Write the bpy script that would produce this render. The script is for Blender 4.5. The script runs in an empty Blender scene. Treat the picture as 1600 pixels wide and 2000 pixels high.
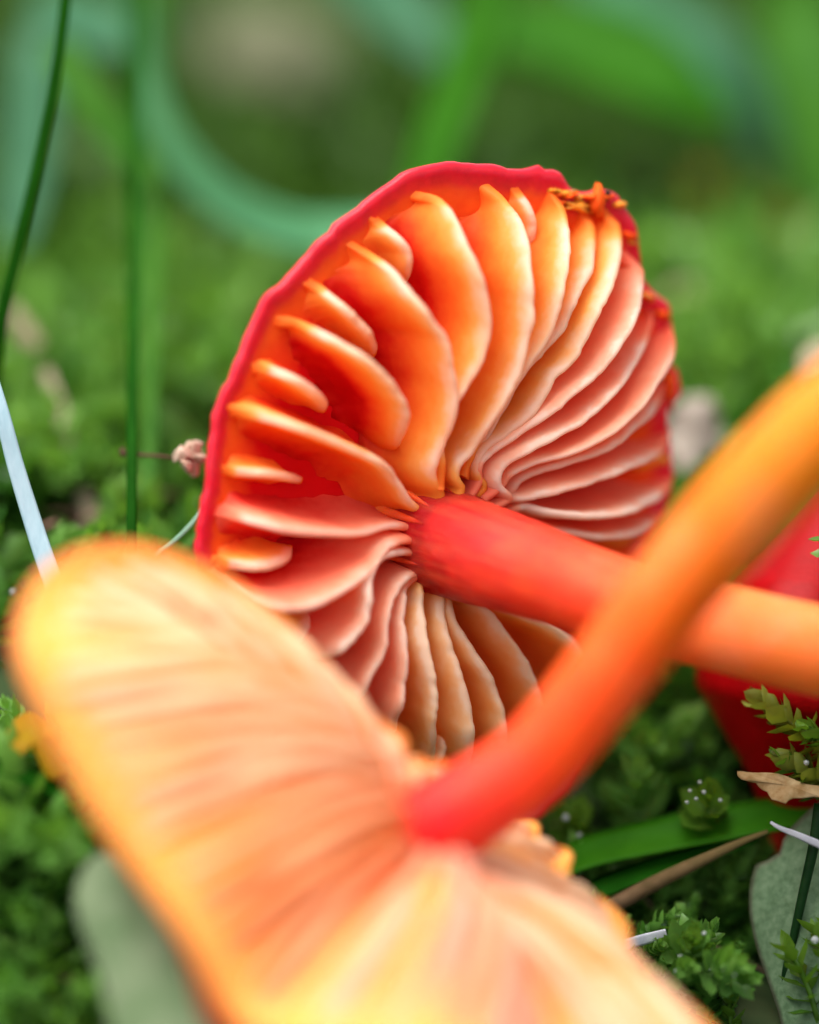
import bpy, math, random
import numpy as np
from mathutils import Vector

random.seed(7)
rng = np.random.default_rng(11)
C = bpy.context.scene.collection
sc = bpy.context.scene

# ------------------------------------------------------------------ camera, light, exposure
# 1 Blender unit = 1 cm.  Macro lens 39 cm from the plane of focus, looking 15 degrees down.
D = 39.0
PITCH = math.radians(15)
R_ = np.array([1.0, 0, 0])
U_ = np.array([0, math.sin(PITCH), math.cos(PITCH)])
F_ = np.array([0, math.cos(PITCH), -math.sin(PITCH)])
K = 1600 / 7.2                                        # photo pixels per cm in the plane of focus

cam_data = bpy.data.cameras.new('camera')
cam = bpy.data.objects.new('camera', cam_data)
C.objects.link(cam)
cam.location = Vector(-D * F_)
cam.rotation_euler = (math.radians(90) - PITCH, 0, 0)
cam_data.sensor_fit = 'HORIZONTAL'
cam_data.sensor_width = 24
cam_data.lens = 24 * D / 7.2
cam_data.clip_start = 0.5
cam_data.clip_end = 3000
cam_data.dof.use_dof = True
cam_data.dof.focus_distance = D
APERTURE = 3.3                                        # diameter of the entrance pupil, cm
cam_data.dof.aperture_fstop = cam_data.lens * 1e-3 / APERTURE
sc.camera = cam

w = bpy.data.worlds.new('World')
sc.world = w
w.use_nodes = True
SUN_EL, SUN_AZ = math.radians(70), math.radians(240)   # azimuth clockwise from +Y
nt = w.node_tree
sky = nt.nodes.new('ShaderNodeTexSky')
sky.sky_type = 'NISHITA'
sky.sun_disc = False
sky.sun_elevation = SUN_EL
sky.sun_rotation = SUN_AZ
sky.air_density = 1.0
sky.dust_density = 4.0
sky.ozone_density = 1.0
bg = nt.nodes['Background']
bg.inputs['Strength'].default_value = 0.15
hs = nt.nodes.new('ShaderNodeHueSaturation')         # overcast: the same sky, greyer
hs.inputs['Saturation'].default_value = 0.2
nt.links.new(sky.outputs[0], hs.inputs['Color'])
nt.links.new(hs.outputs[0], bg.inputs[0])

sd = bpy.data.lights.new('sun', 'SUN')
sd.energy = 1.5
sd.angle = math.radians(55)
sd.color = (1.0, 0.945, 0.86)
sun = bpy.data.objects.new('sun', sd)
C.objects.link(sun)
sdir = Vector((math.sin(SUN_AZ) * math.cos(SUN_EL), math.cos(SUN_AZ) * math.cos(SUN_EL), math.sin(SUN_EL)))
sun.rotation_euler = sdir.to_track_quat('Z', 'Y').to_euler()
sun.location = sdir * 100

sc.view_settings.view_transform = 'Standard'
sc.view_settings.look = 'None'
sc.view_settings.gamma = 1
sc.view_settings.use_curve_mapping = False
sc.view_settings.exposure = 1.08
sc.render.engine = 'CYCLES'
sc.cycles.use_denoising = True
sc.cycles.max_bounces = 12
sc.cycles.diffuse_bounces = 8
sc.cycles.transparent_max_bounces = 4
sc.cycles.sample_clamp_indirect = 6
sc.cycles.caustics_reflective = False
sc.cycles.caustics_refractive = False


# ------------------------------------------------------------------ helpers
def P(px, py, z=0.0):
    """Point seen at photo pixel (px, py), z cm nearer to the lens than the plane of focus."""
    s = (D - z) / D / K
    return (px - 800) * s * R_ - (py - 1000) * s * U_ - z * F_


def PX(p):
    """World point(s) -> photo pixel and z."""
    p = np.asarray(p, float)
    z = -(p @ F_)
    s = (D - z) / D / K
    return (p @ R_) / s + 800, -(p @ U_) / s + 1000, z


def camvec(x, y, z):
    v = x * R_ + y * U_ - z * F_
    return v / np.linalg.norm(v)


def nrm(v, axis=-1):
    v = np.asarray(v, float)
    l = np.linalg.norm(v, axis=axis, keepdims=True)
    return v / np.where(l < 1e-9, 1, l)


def spline(pts, n, closed=False):
    """Catmull-Rom through rows of pts (centripetal enough for close points), n even samples."""
    p = np.asarray(pts, float)
    if closed:
        p = np.vstack([p[-1], p, p[0], p[1]])
    else:
        p = np.vstack([2 * p[0] - p[1], p, 2 * p[-1] - p[-2]])
    out = []
    m = len(p) - 3
    for i in range(m):
        a, b, c, d = p[i:i + 4]
        t = np.linspace(0, 1, 24, endpoint=False)[:, None]
        out.append(0.5 * ((2 * b) + (-a + c) * t + (2 * a - 5 * b + 4 * c - d) * t * t + (-a + 3 * b - 3 * c + d) * t ** 3))
    out.append(p[-2][None])
    q = np.vstack(out)
    seg = np.linalg.norm(np.diff(q, axis=0), axis=1)
    s = np.concatenate([[0], np.cumsum(seg)])
    t = np.linspace(0, s[-1], n + 1)[:-1] if closed else np.linspace(0, s[-1], n)
    return np.stack([np.interp(t, s, q[:, k]) for k in range(q.shape[1])], 1)


def hash_noise(n, k=1.0, seed=0):
    r = np.random.default_rng(seed)
    a = r.normal(size=max(4, int(n * k)))
    return np.interp(np.linspace(0, len(a) - 1, n), np.arange(len(a)), a)


def mesh_obj(name, V, faces, m, parent=None, attrs=None, smooth=True, corner=None):
    V = np.asarray(V, float)
    off = np.array(parent.matrix_world.translation if parent is None else ROOT_LOC[parent.name]) if parent is not None else np.zeros(3)
    me = bpy.data.meshes.new(name)
    V = V - off
    me.vertices.add(len(V))
    me.vertices.foreach_set('co', V.astype(np.float32).ravel())
    if isinstance(faces, np.ndarray):
        k = faces.shape[1]
        nf = len(faces)
        loops = faces.ravel()
        tot = np.full(nf, k)
    else:
        nf = len(faces)
        loops = np.array([i for f in faces for i in f])
        tot = np.array([len(f) for f in faces])
    me.loops.add(len(loops))
    me.loops.foreach_set('vertex_index', loops.astype(np.int32))
    me.polygons.add(nf)
    st = np.concatenate([[0], np.cumsum(tot)[:-1]])
    me.polygons.foreach_set('loop_start', st.astype(np.int32))
    me.polygons.foreach_set('loop_total', tot.astype(np.int32))
    me.polygons.foreach_set('use_smooth', np.full(nf, smooth))
    for a, val in (attrs or {}).items():
        at = me.attributes.new(a, 'FLOAT', 'POINT')
        at.data.foreach_set('value', np.asarray(val, np.float32).ravel())
    me.update(calc_edges=True)
    me.validate()
    o = bpy.data.objects.new(name, me)
    C.objects.link(o)
    if m is not None:
        me.materials.append(m)
    if parent is not None:
        o.parent = parent
        ROOT_LOC[o.name] = ROOT_LOC[parent.name]
    return o


ROOT_LOC = {}


def tag(o, label=None, cat=None, group=None, kind=None):
    if label:
        o['label'] = label
    if cat:
        o['category'] = cat
    if group:
        o['group'] = group
    if kind:
        o['kind'] = kind
    return o


def thing(name, label, cat, loc, group=None):
    o = bpy.data.objects.new(name, None)
    C.objects.link(o)
    o.empty_display_size = 0.2
    o.location = Vector(loc)
    ROOT_LOC[o.name] = np.array(loc, float)
    return tag(o, label, cat, group)


def recentre(o):
    """Put the origin of a single-mesh thing at its own geometry."""
    me = o.data
    n = len(me.vertices)
    co = np.empty(n * 3, np.float32)
    me.vertices.foreach_get('co', co)
    co = co.reshape(-1, 3)
    c = co[np.argmin(co[:, 2])].copy()
    me.vertices.foreach_set('co', (co - c).ravel())
    o.location = Vector(c.tolist())
    me.update()
    return o


def grid_faces(nu, nv, wrap_u=False, wrap_v=False, off=0):
    iu = np.arange(nu if wrap_u else nu - 1)
    iv = np.arange(nv if wrap_v else nv - 1)
    a, b = np.meshgrid(iu, iv, indexing='ij')
    a, b = a.ravel(), b.ravel()
    a2, b2 = (a + 1) % nu, (b + 1) % nv
    return np.stack([a * nv + b, a2 * nv + b, a2 * nv + b2, a * nv + b2], 1) + off


def frames(pts, up=None):
    t = nrm(np.gradient(pts, axis=0))
    n = len(pts)
    u = np.zeros((n, 3))
    ref = np.array(up if up is not None else (-F_), float)
    for i in range(n):
        r = ref - t[i] * (ref @ t[i])
        if np.linalg.norm(r) < 1e-4:
            r = np.array([1.0, 0.3, 0.2])
            r = r - t[i] * (r @ t[i])
        u[i] = r / np.linalg.norm(r)
        ref = u[i] if up is None else ref
    b = np.cross(t, u)
    return t, u, b


def around(n, ns):
    th = np.linspace(0, 2 * np.pi, ns, endpoint=False)
    return {'ca': np.tile(np.cos(th), n), 'sa': np.tile(np.sin(th), n)}


def tube(pts, rad, ns=24, wob=0.0, seed=0):
    """Closed round tube; returns verts, faces(list), s along."""
    pts = np.asarray(pts)
    n = len(pts)
    t, u, b = frames(pts)
    rad = np.broadcast_to(rad, n)
    th = np.linspace(0, 2 * np.pi, ns, endpoint=False)
    r = rad[:, None] * np.ones(ns)[None]
    if wob:
        rr = np.random.default_rng(seed)
        ph = rr.uniform(0, 6.28, 5)
        for k in range(1, 5):
            r = r * (1 + wob / k * np.sin(k * th[None] + ph[k] + np.linspace(0, 3 * rr.normal(), n)[:, None]))
    V = pts[:, None] + r[..., None] * (np.cos(th)[None, :, None] * u[:, None] + np.sin(th)[None, :, None] * b[:, None])
    V = V.reshape(-1, 3)
    f = grid_faces(n, ns, wrap_v=True).tolist()
    f.append(list(range(ns))[::-1])
    f.append([(n - 1) * ns + i for i in range(ns)])
    s = np.repeat(np.linspace(0, 1, n), ns)
    return V, f, s


def blade_geo(pts, wid, thick=0.02, fold=0.25, up=None, twist=0.0):
    """Grass blade: keeled closed cross-section with real thickness.  up = direction the face looks to."""
    pts = np.asarray(pts)
    n = len(pts)
    t, u, b = frames(pts, up if up is not None else -F_)
    if twist:
        a = np.linspace(0, twist, n)[:, None]
        u, b = u * np.cos(a) + b * np.sin(a), b * np.cos(a) - u * np.sin(a)
    wid = np.broadcast_to(wid, n)[:, None] / 2
    prof = [(-1, fold, 0), (-.55, fold * .42, .5), (0, 0, .8), (.55, fold * .42, .5), (1, fold, 0), (.55, fold * .42, -.5), (0, 0, -.8), (-.55, fold * .42, -.5)]
    ns = len(prof)
    V = np.zeros((n, ns, 3))
    for k, (x, f, tt) in enumerate(prof):
        V[:, k] = pts + b * wid * x + u * (f * wid + tt * np.minimum(thick, wid * .5))
    V = V.reshape(-1, 3)
    f = grid_faces(n, ns, wrap_v=True).tolist()
    f.append(list(range(ns))[::-1])
    f.append([(n - 1) * ns + i for i in range(ns)])
    s = np.repeat(np.linspace(0, 1, n), ns)
    c = np.tile(np.array([abs(q[0]) for q in prof]), n)
    return V, f, s, c


# ------------------------------------------------------------------ materials
def lin(h):
    h = h.lstrip('#')
    c = [int(h[i:i + 2], 16) / 255 for i in (0, 2, 4)]
    return tuple(x / 12.92 if x <= .04045 else ((x + .055) / 1.055) ** 2.4 for x in c) + (1.0,)


def new_mat(name):
    m = bpy.data.materials.new(name)
    m.use_nodes = True
    return m, m.node_tree, m.node_tree.nodes['Principled BSDF']


def ramp(nt, stops):
    r = nt.nodes.new('ShaderNodeValToRGB')
    els = r.color_ramp.elements
    while len(els) < len(stops):
        els.new(0.5)
    for e, (p, c) in zip(els, stops):
        e.position = p
        e.color = c if len(c) == 4 else tuple(c) + (1,)
    return r


def attr(nt, n):
    a = nt.nodes.new('ShaderNodeAttribute')
    a.attribute_name = n
    return a.outputs['Fac']


def noise(nt, scale, detail=3, rough=.55, stretch=None):
    tc = nt.nodes.new('ShaderNodeTexCoord')
    n = nt.nodes.new('ShaderNodeTexNoise')
    n.inputs['Scale'].default_value = scale
    n.inputs['Detail'].default_value = detail
    n.inputs['Roughness'].default_value = rough
    if stretch:
        mp = nt.nodes.new('ShaderNodeMapping')
        mp.inputs['Scale'].default_value = stretch
        nt.links.new(tc.outputs['Object'], mp.inputs[0])
        nt.links.new(mp.outputs[0], n.inputs['Vector'])
    else:
        nt.links.new(tc.outputs['Object'], n.inputs['Vector'])
    return n.outputs['Fac']


def math_n(nt, op, a, b=None, clamp=False):
    m = nt.nodes.new('ShaderNodeMath')
    m.operation = op
    m.use_clamp = clamp
    for i, x in enumerate((a, b)):
        if x is None:
            continue
        if isinstance(x, (int, float)):
            m.inputs[i].default_value = x
        else:
            nt.links.new(x, m.inputs[i])
    return m.outputs[0]


def mixc(nt, fac, a, b, mode='MIX'):
    m = nt.nodes.new('ShaderNodeMix')
    m.data_type = 'RGBA'
    m.blend_type = mode
    for i, x in ((0, fac), (6, a), (7, b)):
        if isinstance(x, (int, float)):
            m.inputs[i].default_value = x
        elif isinstance(x, tuple):
            m.inputs[i].default_value = x
        else:
            nt.links.new(x, m.inputs[i])
    return m.outputs[2]


def bump(nt, bsdf, h, strength=.3, dist=.02):
    b = nt.nodes.new('ShaderNodeBump')
    b.inputs['Strength'].default_value = strength
    b.inputs['Distance'].default_value = dist
    nt.links.new(h, b.inputs['Height'])
    nt.links.new(b.outputs[0], bsdf.inputs['Normal'])


def sss(b, wgt, rad, scale):
    b.inputs['Subsurface Weight'].default_value = wgt
    b.inputs['Subsurface Radius'].default_value = rad
    b.inputs['Subsurface Scale'].default_value = scale


def gill_mat(name, stops, tint, sss_w=.5, sss_s=0):
    m, nt, b = new_mat(name)
    t = attr(nt, 't')
    n = noise(nt, 4.0, 3)
    oi = nt.nodes.new('ShaderNodeObjectInfo')
    sh = math_n(nt, 'ADD', math_n(nt, 'MULTIPLY', math_n(nt, 'SUBTRACT', n, .5), .35),
                math_n(nt, 'MULTIPLY', math_n(nt, 'SUBTRACT', oi.outputs['Random'], .5), .12))
    tt = math_n(nt, 'ADD', t, sh, True)
    # the very edge stays pale whatever the noise does
    tt = math_n(nt, 'MAXIMUM', tt, math_n(nt, 'MULTIPLY', math_n(nt, 'SUBTRACT', t, .66), 2.95), True)
    r = ramp(nt, stops)
    nt.links.new(tt, r.inputs[0])
    c = r.outputs[0]
    if tint:                                          # random redder patches, plus the left lobe's shading painted in orange
        pf = math_n(nt, 'MULTIPLY', math_n(nt, 'SUBTRACT', noise(nt, .7, 3), .46), 2.6, True)
        wf = math_n(nt, 'ADD', math_n(nt, 'MULTIPLY', pf, .45), math_n(nt, 'MULTIPLY', attr(nt, 'lobe_shade'), .65), True)
        c = mixc(nt, wf, c, tint)
        c = mixc(nt, math_n(nt, 'MULTIPLY', attr(nt, 'pale'), .7), c, (.84, .37, .28, 1))
    nt.links.new(c, b.inputs['Base Color'])
    b.inputs['Roughness'].default_value = .5
    b.inputs['Specular IOR Level'].default_value = .16
    bump(nt, b, noise(nt, 38, 3), .10, .01)
    tr = nt.nodes.new('ShaderNodeBsdfTranslucent')
    nt.links.new(c, tr.inputs[0])
    mx = nt.nodes.new('ShaderNodeMixShader')
    mx.inputs[0].default_value = sss_w
    nt.links.new(b.outputs[0], mx.inputs[1])
    nt.links.new(tr.outputs[0], mx.inputs[2])
    nt.links.new(mx.outputs[0], nt.nodes['Material Output'].inputs[0])
    return m


CREAM = (.92, .66, .42)
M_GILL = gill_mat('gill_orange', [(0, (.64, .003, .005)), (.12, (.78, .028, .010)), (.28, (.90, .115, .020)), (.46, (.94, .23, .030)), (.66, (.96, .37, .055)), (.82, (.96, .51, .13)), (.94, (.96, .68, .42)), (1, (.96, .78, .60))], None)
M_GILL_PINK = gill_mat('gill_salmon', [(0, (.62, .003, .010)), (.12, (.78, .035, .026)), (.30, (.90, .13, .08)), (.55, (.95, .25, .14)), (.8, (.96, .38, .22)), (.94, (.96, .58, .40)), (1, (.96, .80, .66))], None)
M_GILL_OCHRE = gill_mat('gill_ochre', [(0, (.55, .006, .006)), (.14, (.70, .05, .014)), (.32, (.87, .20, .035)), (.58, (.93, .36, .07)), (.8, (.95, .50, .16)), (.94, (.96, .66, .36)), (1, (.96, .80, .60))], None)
M_GILL_FRONT = gill_mat('gill_pale', [(0, (.92, .19, .03)), (.3, (.94, .33, .06)), (.6, (.95, .45, .13)), (.85, (.95, .56, .25)), (1, (.95, .67, .42))], (.90, .21, .025, 1), .3)


def cap_mat(name, flesh_lo, flesh_hi, top, gloss=.3):
    m, nt, b = new_mat(name)
    rr = attr(nt, 'rad')
    n = noise(nt, 3.5, 4)
    x = math_n(nt, 'ADD', rr, math_n(nt, 'MULTIPLY', math_n(nt, 'SUBTRACT', n, .5), .22), True)
    r = ramp(nt, [(0, flesh_lo), (.74, flesh_lo), (.92, flesh_hi), (1, flesh_hi)])
    nt.links.new(x, r.inputs[0])
    tn = ramp(nt, [(.3, top), (.75, tuple(min(1, v * 1.25 + .001) for v in top))])
    nt.links.new(noise(nt, 9, 4), tn.inputs[0])
    c = mixc(nt, attr(nt, 'top'), r.outputs[0], tn.outputs[0])
    nt.links.new(c, b.inputs['Base Color'])
    nt.links.new(math_n(nt, 'SUBTRACT', .6, math_n(nt, 'MULTIPLY', attr(nt, 'top'), .24)), b.inputs['Roughness'])
    nt.links.new(math_n(nt, 'ADD', .08, math_n(nt, 'MULTIPLY', attr(nt, 'top'), gloss)), b.inputs['Specular IOR Level'])
    sss(b, .5, (1.0, .12, .08), .08)
    bump(nt, b, noise(nt, 24, 4), .2, .02)
    return m


M_CAP = cap_mat('cap_scarlet', (.60, .002, .005), (.82, .10, .010), (.58, .004, .022))
M_CAP_FRONT = cap_mat('cap_orange', (.92, .34, .07), (.93, .36, .08), (.36, .02, .006))
M_CAP_BACK = cap_mat('cap_crimson', (.5, .004, .006), (.6, .02, .01), (.26, .0004, .002), 0.0)


def stem_mat(name, stops, streak=(1, 1, 1), rough=.38, bmp=.4):
    m, nt, b = new_mat(name)
    s = attr(nt, 's')
    n = noise(nt, 2.2, 4)
    x = math_n(nt, 'ADD', s, math_n(nt, 'MULTIPLY', math_n(nt, 'SUBTRACT', n, .5), .24), True)
    r = ramp(nt, stops)
    nt.links.new(x, r.inputs[0])
    cx = nt.nodes.new('ShaderNodeCombineXYZ')
    nt.links.new(attr(nt, 'ca'), cx.inputs[0])
    nt.links.new(attr(nt, 'sa'), cx.inputs[1])
    nt.links.new(math_n(nt, 'MULTIPLY', s, 1.3), cx.inputs[2])
    fn = nt.nodes.new('ShaderNodeTexNoise')
    fn.inputs['Scale'].default_value = 5.5
    fn.inputs['Detail'].default_value = 6
    fn.inputs['Roughness'].default_value = .7
    nt.links.new(cx.outputs[0], fn.inputs['Vector'])
    fib = fn.outputs['Fac']
    c = mixc(nt, math_n(nt, 'MULTIPLY', math_n(nt, 'SUBTRACT', fib, .42), 1.1, True), r.outputs[0], (.92, .30, .10, 1))
    c = mixc(nt, .5, r.outputs[0], c)
    pat = math_n(nt, 'MULTIPLY', math_n(nt, 'SUBTRACT', noise(nt, 1.7, 4), .5), 3.0, True)  # pale salmon mottling that also paints in some of the stem's highlights
    pat = math_n(nt, 'MULTIPLY', pat, math_n(nt, 'MULTIPLY', math_n(nt, 'SUBTRACT', s, .28), 3.0, True))
    c = mixc(nt, math_n(nt, 'MULTIPLY', pat, .55), c, (.95, .36, .17, 1))
    nt.links.new(c, b.inputs['Base Color'])
    b.inputs['Roughness'].default_value = rough
    b.inputs['Specular IOR Level'].default_value = .28
    sss(b, .6, (1.0, .3, .08), .2)
    bump(nt, b, math_n(nt, 'ADD', math_n(nt, 'MULTIPLY', noise(nt, 42, 4, .65, streak), .5), fib), bmp, .035)
    return m


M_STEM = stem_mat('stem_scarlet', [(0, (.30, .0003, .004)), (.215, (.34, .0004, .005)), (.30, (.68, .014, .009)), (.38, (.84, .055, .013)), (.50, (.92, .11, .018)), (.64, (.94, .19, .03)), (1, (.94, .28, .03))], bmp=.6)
M_STEM_FRONT = stem_mat('stem_orange', [(0, (.66, .004, .012)), (.16, (.72, .008, .012)), (.28, (.88, .05, .008)), (.45, (.93, .11, .006)), (.62, (.95, .19, .006)), (.78, (.96, .26, .008)), (1, (.96, .28, .01))])
M_STEM_BACK = stem_mat('stem_dark_red', [(0, (.5, .01, .01)), (1, (.7, .1, .02))])


def leafy(name, c1, c2, rough=.45, trans=.35, scale=3.0, spec=.5, stretch=None, edge=None, bmp=.2, along=None):
    m, nt, b = new_mat(name)
    n = noise(nt, scale, 4, .6, stretch)
    r = ramp(nt, [(.32, c1), (.68, c2)])
    nt.links.new(n, r.inputs[0])
    c = r.outputs[0]
    if edge:
        e = math_n(nt, 'MULTIPLY', math_n(nt, 'SUBTRACT', attr(nt, 'c'), .92), 8, True)
        c = mixc(nt, e, c, tuple(edge) + (1,))
    if along:
        c = mixc(nt, math_n(nt, 'MULTIPLY', attr(nt, 's'), 1.0, True), c, tuple(along) + (1,))
    nt.links.new(c, b.inputs['Base Color'])
    b.inputs['Roughness'].default_value = rough
    b.inputs['Specular IOR Level'].default_value = spec * .2
    bump(nt, b, noise(nt, scale * 12, 3, .6, stretch), bmp, .01)
    if trans:
        tr = nt.nodes.new('ShaderNodeBsdfTranslucent')
        nt.links.new(mixc(nt, 1.0, c, (1.0, 1.0, .55, 1), 'MULTIPLY'), tr.inputs[0])
        mx = nt.nodes.new('ShaderNodeMixShader')
        mx.inputs[0].default_value = trans
        nt.links.new(b.outputs[0], mx.inputs[1])
        nt.links.new(tr.outputs[0], mx.inputs[2])
        nt.links.new(mx.outputs[0], nt.nodes['Material Output'].inputs[0])
    return m


M_BLADE_DARK = leafy('blade_dark', (.007, .06, .002), (.012, .09, .004), .6, .3, 2, .15)
M_BLADE = leafy('blade_green', (.035, .15, .012), (.07, .22, .02), .42, .35, 2, .4)
M_BLADE_BRIGHT = leafy('blade_bright', (.025, .14, .004), (.045, .20, .008), .45, .4, 2, .3)
M_BLADE_TEAL = leafy('blade_teal', (.05, .17, .08), (.08, .23, .12), .4, .3, 1.5, .5)
M_HOOK = leafy('blade_hook', (.025, .11, .02), (.04, .16, .03), .45, .3, 1.5, .4, None, None, .2, (.10, .32, .15))
M_BLADE_PALE = leafy('blade_pale_teal', (.22, .42, .30), (.30, .5, .36), .4, .25, 1.5, .5)
M_BLUE = leafy('stalk_pale_blue', (.30, .45, .52), (.46, .60, .67), .35, .1, 5, .6, (1, 1, .12), (.10, .30, .20))
M_TAN = leafy('straw_tan', (.30, .24, .15), (.42, .35, .25), .6, .15, 4, .3)
M_TWIG = leafy('twig_brown', (.05, .026, .015), (.13, .072, .045), .7, .0, 9, .25, None, None, .6, (.11, .085, .03))
M_STICK = leafy('stick_dark', (.06, .035, .012), (.16, .10, .02), .6, .0, 6, .3)
M_STICK_PINK = leafy('stick_pinkish', (.16, .08, .06), (.28, .16, .12), .6, .0, 6, .3)
M_STRAW_WHITE = leafy('straw_white', (.42, .44, .50), (.60, .62, .68), .45, .1, 8, .4)
M_FLAKE = leafy('flake_tan', (.26, .16, .06), (.46, .34, .18), .7, .1, 9, .25)
M_HUSK = leafy('husk_beige', (.42, .27, .19), (.62, .46, .36), .65, .1, 6, .25)
M_HUSK_WHITE = leafy('husk_white', (.2, .17, .13), (.38, .33, .28), .6, .1, 3, .3)
M_LITTER = leafy('litter_grey', (.09, .10, .055), (.16, .16, .095), .7, .1, 2, .2)
M_LITTER_PINK = leafy('litter_pink', (.24, .20, .12), (.33, .27, .18), .7, .1, 2, .2)
M_LITTER_OLIVE = leafy('litter_olive', (.13, .09, .006), (.2, .13, .01), .6, .15, 2, .2)
M_YELLOW = leafy('leaf_yellow', (.34, .2, .006), (.36, .15, .006), .5, .3, 3, .3)
M_LEAF = leafy('leaf_grey_green', (.09, .17, .08), (.19, .30, .17), .38, .15, 14, .55, None, (.10, .045, .05), .6)
M_LEAF_SAGE = leafy('leaf_sage', (.10, .17, .07), (.24, .29, .17), .5, .2, 1.6, .4)
M_RIB = leafy('leaf_rib', (.004, .02, .005), (.01, .04, .01), .4, 0, 5, .4)  # rib coloured nearly black to stand in for the shadow along it
M_BLACK = leafy('black_bead', (.004, .004, .004), (.01, .01, .012), .25, 0, 5, .5)
M_THREAD = leafy('thread_brown', (.06, .03, .02), (.12, .06, .04), .6, 0, 5, .3)


def moss_mat(name, dark, mid, bright, gloss=.3):
    m, nt, b = new_mat(name)
    big = noise(nt, .55, 3)
    small = noise(nt, 5, 3)
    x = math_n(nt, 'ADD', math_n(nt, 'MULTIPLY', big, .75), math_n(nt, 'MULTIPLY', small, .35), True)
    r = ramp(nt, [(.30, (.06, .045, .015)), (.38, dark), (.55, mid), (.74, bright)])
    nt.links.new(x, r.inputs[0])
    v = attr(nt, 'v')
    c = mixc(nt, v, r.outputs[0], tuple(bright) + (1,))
    nt.links.new(c, b.inputs['Base Color'])
    b.inputs['Roughness'].default_value = gloss
    b.inputs['Specular IOR Level'].default_value = .55
    tr = nt.nodes.new('ShaderNodeBsdfTranslucent')
    nt.links.new(mixc(nt, 1.0, c, (1.0, 1.0, .4, 1), 'MULTIPLY'), tr.inputs[0])
    mx = nt.nodes.new('ShaderNodeMixShader')
    mx.inputs[0].default_value = .4
    nt.links.new(b.outputs[0], mx.inputs[1])
    nt.links.new(tr.outputs[0], mx.inputs[2])
    nt.links.new(mx.outputs[0], nt.nodes['Material Output'].inputs[0])
    return m


M_MOSS = moss_mat('moss_green', (.022, .11, .014), (.07, .24, .03), (.22, .44, .09))
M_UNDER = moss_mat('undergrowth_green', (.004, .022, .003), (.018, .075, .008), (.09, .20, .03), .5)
M_MOSS_SHOOT = moss_mat('moss_shoot_green', (.04, .13, .015), (.08, .2, .02), (.16, .30, .03), .22)
M_MOSS_YELLOW = moss_mat('moss_yellow_green', (.14, .17, .008), (.24, .27, .012), (.34, .40, .08), .3)

m, nt, b = new_mat('soil')
r = ramp(nt, [(.35, (.010, .022, .004)), (.6, (.02, .045, .006)), (.8, (.04, .045, .01))])
nt.links.new(noise(nt, .8, 6), r.inputs[0])
nt.links.new(r.outputs[0], b.inputs['Base Color'])
b.inputs['Roughness'].default_value = .9
M_SOIL = m

m, nt, b = new_mat('water')
b.inputs['Base Color'].default_value = (.9, .97, 1, 1)
b.inputs['Transmission Weight'].default_value = .65
b.inputs['Roughness'].default_value = .12
b.inputs['IOR'].default_value = 1.33
M_WATER = m


# ------------------------------------------------------------------ ground
def sstep(x):
    x = np.clip(x, 0, 1)
    return x * x * (3 - 2 * x)


def ground_z(x, y):
    x, y = np.asarray(x, float), np.asarray(y, float)
    left = sstep((-x + .3) / 2.2)
    g = -4.35 + 3.5 * sstep((y + .3 + 1.7 * left) / (5.6 - 1.3 * left))
    g = g + .9 * sstep((-x - 1.6) / 1.2) * sstep((y + 2.6) / 1.4) * sstep((2.5 - y) / 2.5)
    g = g + .28 * np.sin(1.1 * x + .6 * y) * sstep(y / 3) + .2 * np.sin(.45 * x - .9 * y + 1)
    g = g + .45 * np.sin(.33 * x + 1.3) * sstep((y - 8) / 6)
    return g


def axis_grid(lo, hi, fine_lo, fine_hi, step, grow=1.35):
    a = list(np.arange(fine_lo, fine_hi + 1e-6, step))
    s = step
    while a[-1] < hi:
        s *= grow
        a.append(a[-1] + s)
    s = step
    while a[0] > lo:
        s *= grow
        a.insert(0, a[0] - s)
    return np.array(a)


gx = axis_grid(-1500, 1500, -14, 14, .5)
gy = axis_grid(-1500, 1500, -6, 44, .5)
GX, GY = np.meshgrid(gx, gy, indexing='ij')
GZ = ground_z(np.clip(GX, -60, 60), np.clip(GY, -60, 80))
ground = mesh_obj('ground', np.stack([GX, GY, GZ], -1).reshape(-1, 3), grid_faces(len(gx), len(gy)), M_SOIL)
tag(ground, kind='structure')


# ------------------------------------------------------------------ main mushroom
T_PLANE, T_GILL, AZ = math.radians(27), math.radians(42), math.radians(-15)
nP = camvec(math.sin(T_PLANE) * math.cos(AZ), math.sin(T_PLANE) * math.sin(AZ), math.cos(T_PLANE))
mG = camvec(math.sin(T_GILL) * math.cos(AZ), math.sin(T_GILL) * math.sin(AZ), math.cos(T_GILL))
A = P(790, 1040, -.38)


def on_cap(px, py, h, extra=0.0):
    """Points on the cap underside raised h along the gill direction, seen at these pixels (bisection along the ray)."""
    px, py, h = np.broadcast_arrays(np.asarray(px, float), np.asarray(py, float), np.asarray(h, float))
    lo, hi = np.full(px.shape, -6.0), np.full(px.shape, 6.0)

    def pos(z):
        s = ((D - z) / D / K)
        return ((px - 800) * s)[..., None] * R_ - ((py - 1000) * s)[..., None] * U_ - z[..., None] * F_
    for _ in range(45):
        mid = (lo + hi) / 2
        p = pos(mid)
        rel = p - A
        hh = rel @ nP
        inpl = rel - hh[..., None] * nP
        rho = np.linalg.norm(inpl, axis=-1)
        g = hh - (.018 * rho ** 2 + h * (nP @ mG) + extra)
        hi = np.where(g > 0, mid, hi)
        lo = np.where(g > 0, lo, mid)
    return pos((lo + hi) / 2)


waxcap = thing('waxcap_mushroom', 'scarlet waxcap lying tipped over in sharp focus with orange gills fanned open', 'mushroom', P(800, 1000, -1.4) * 1.0)

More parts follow.
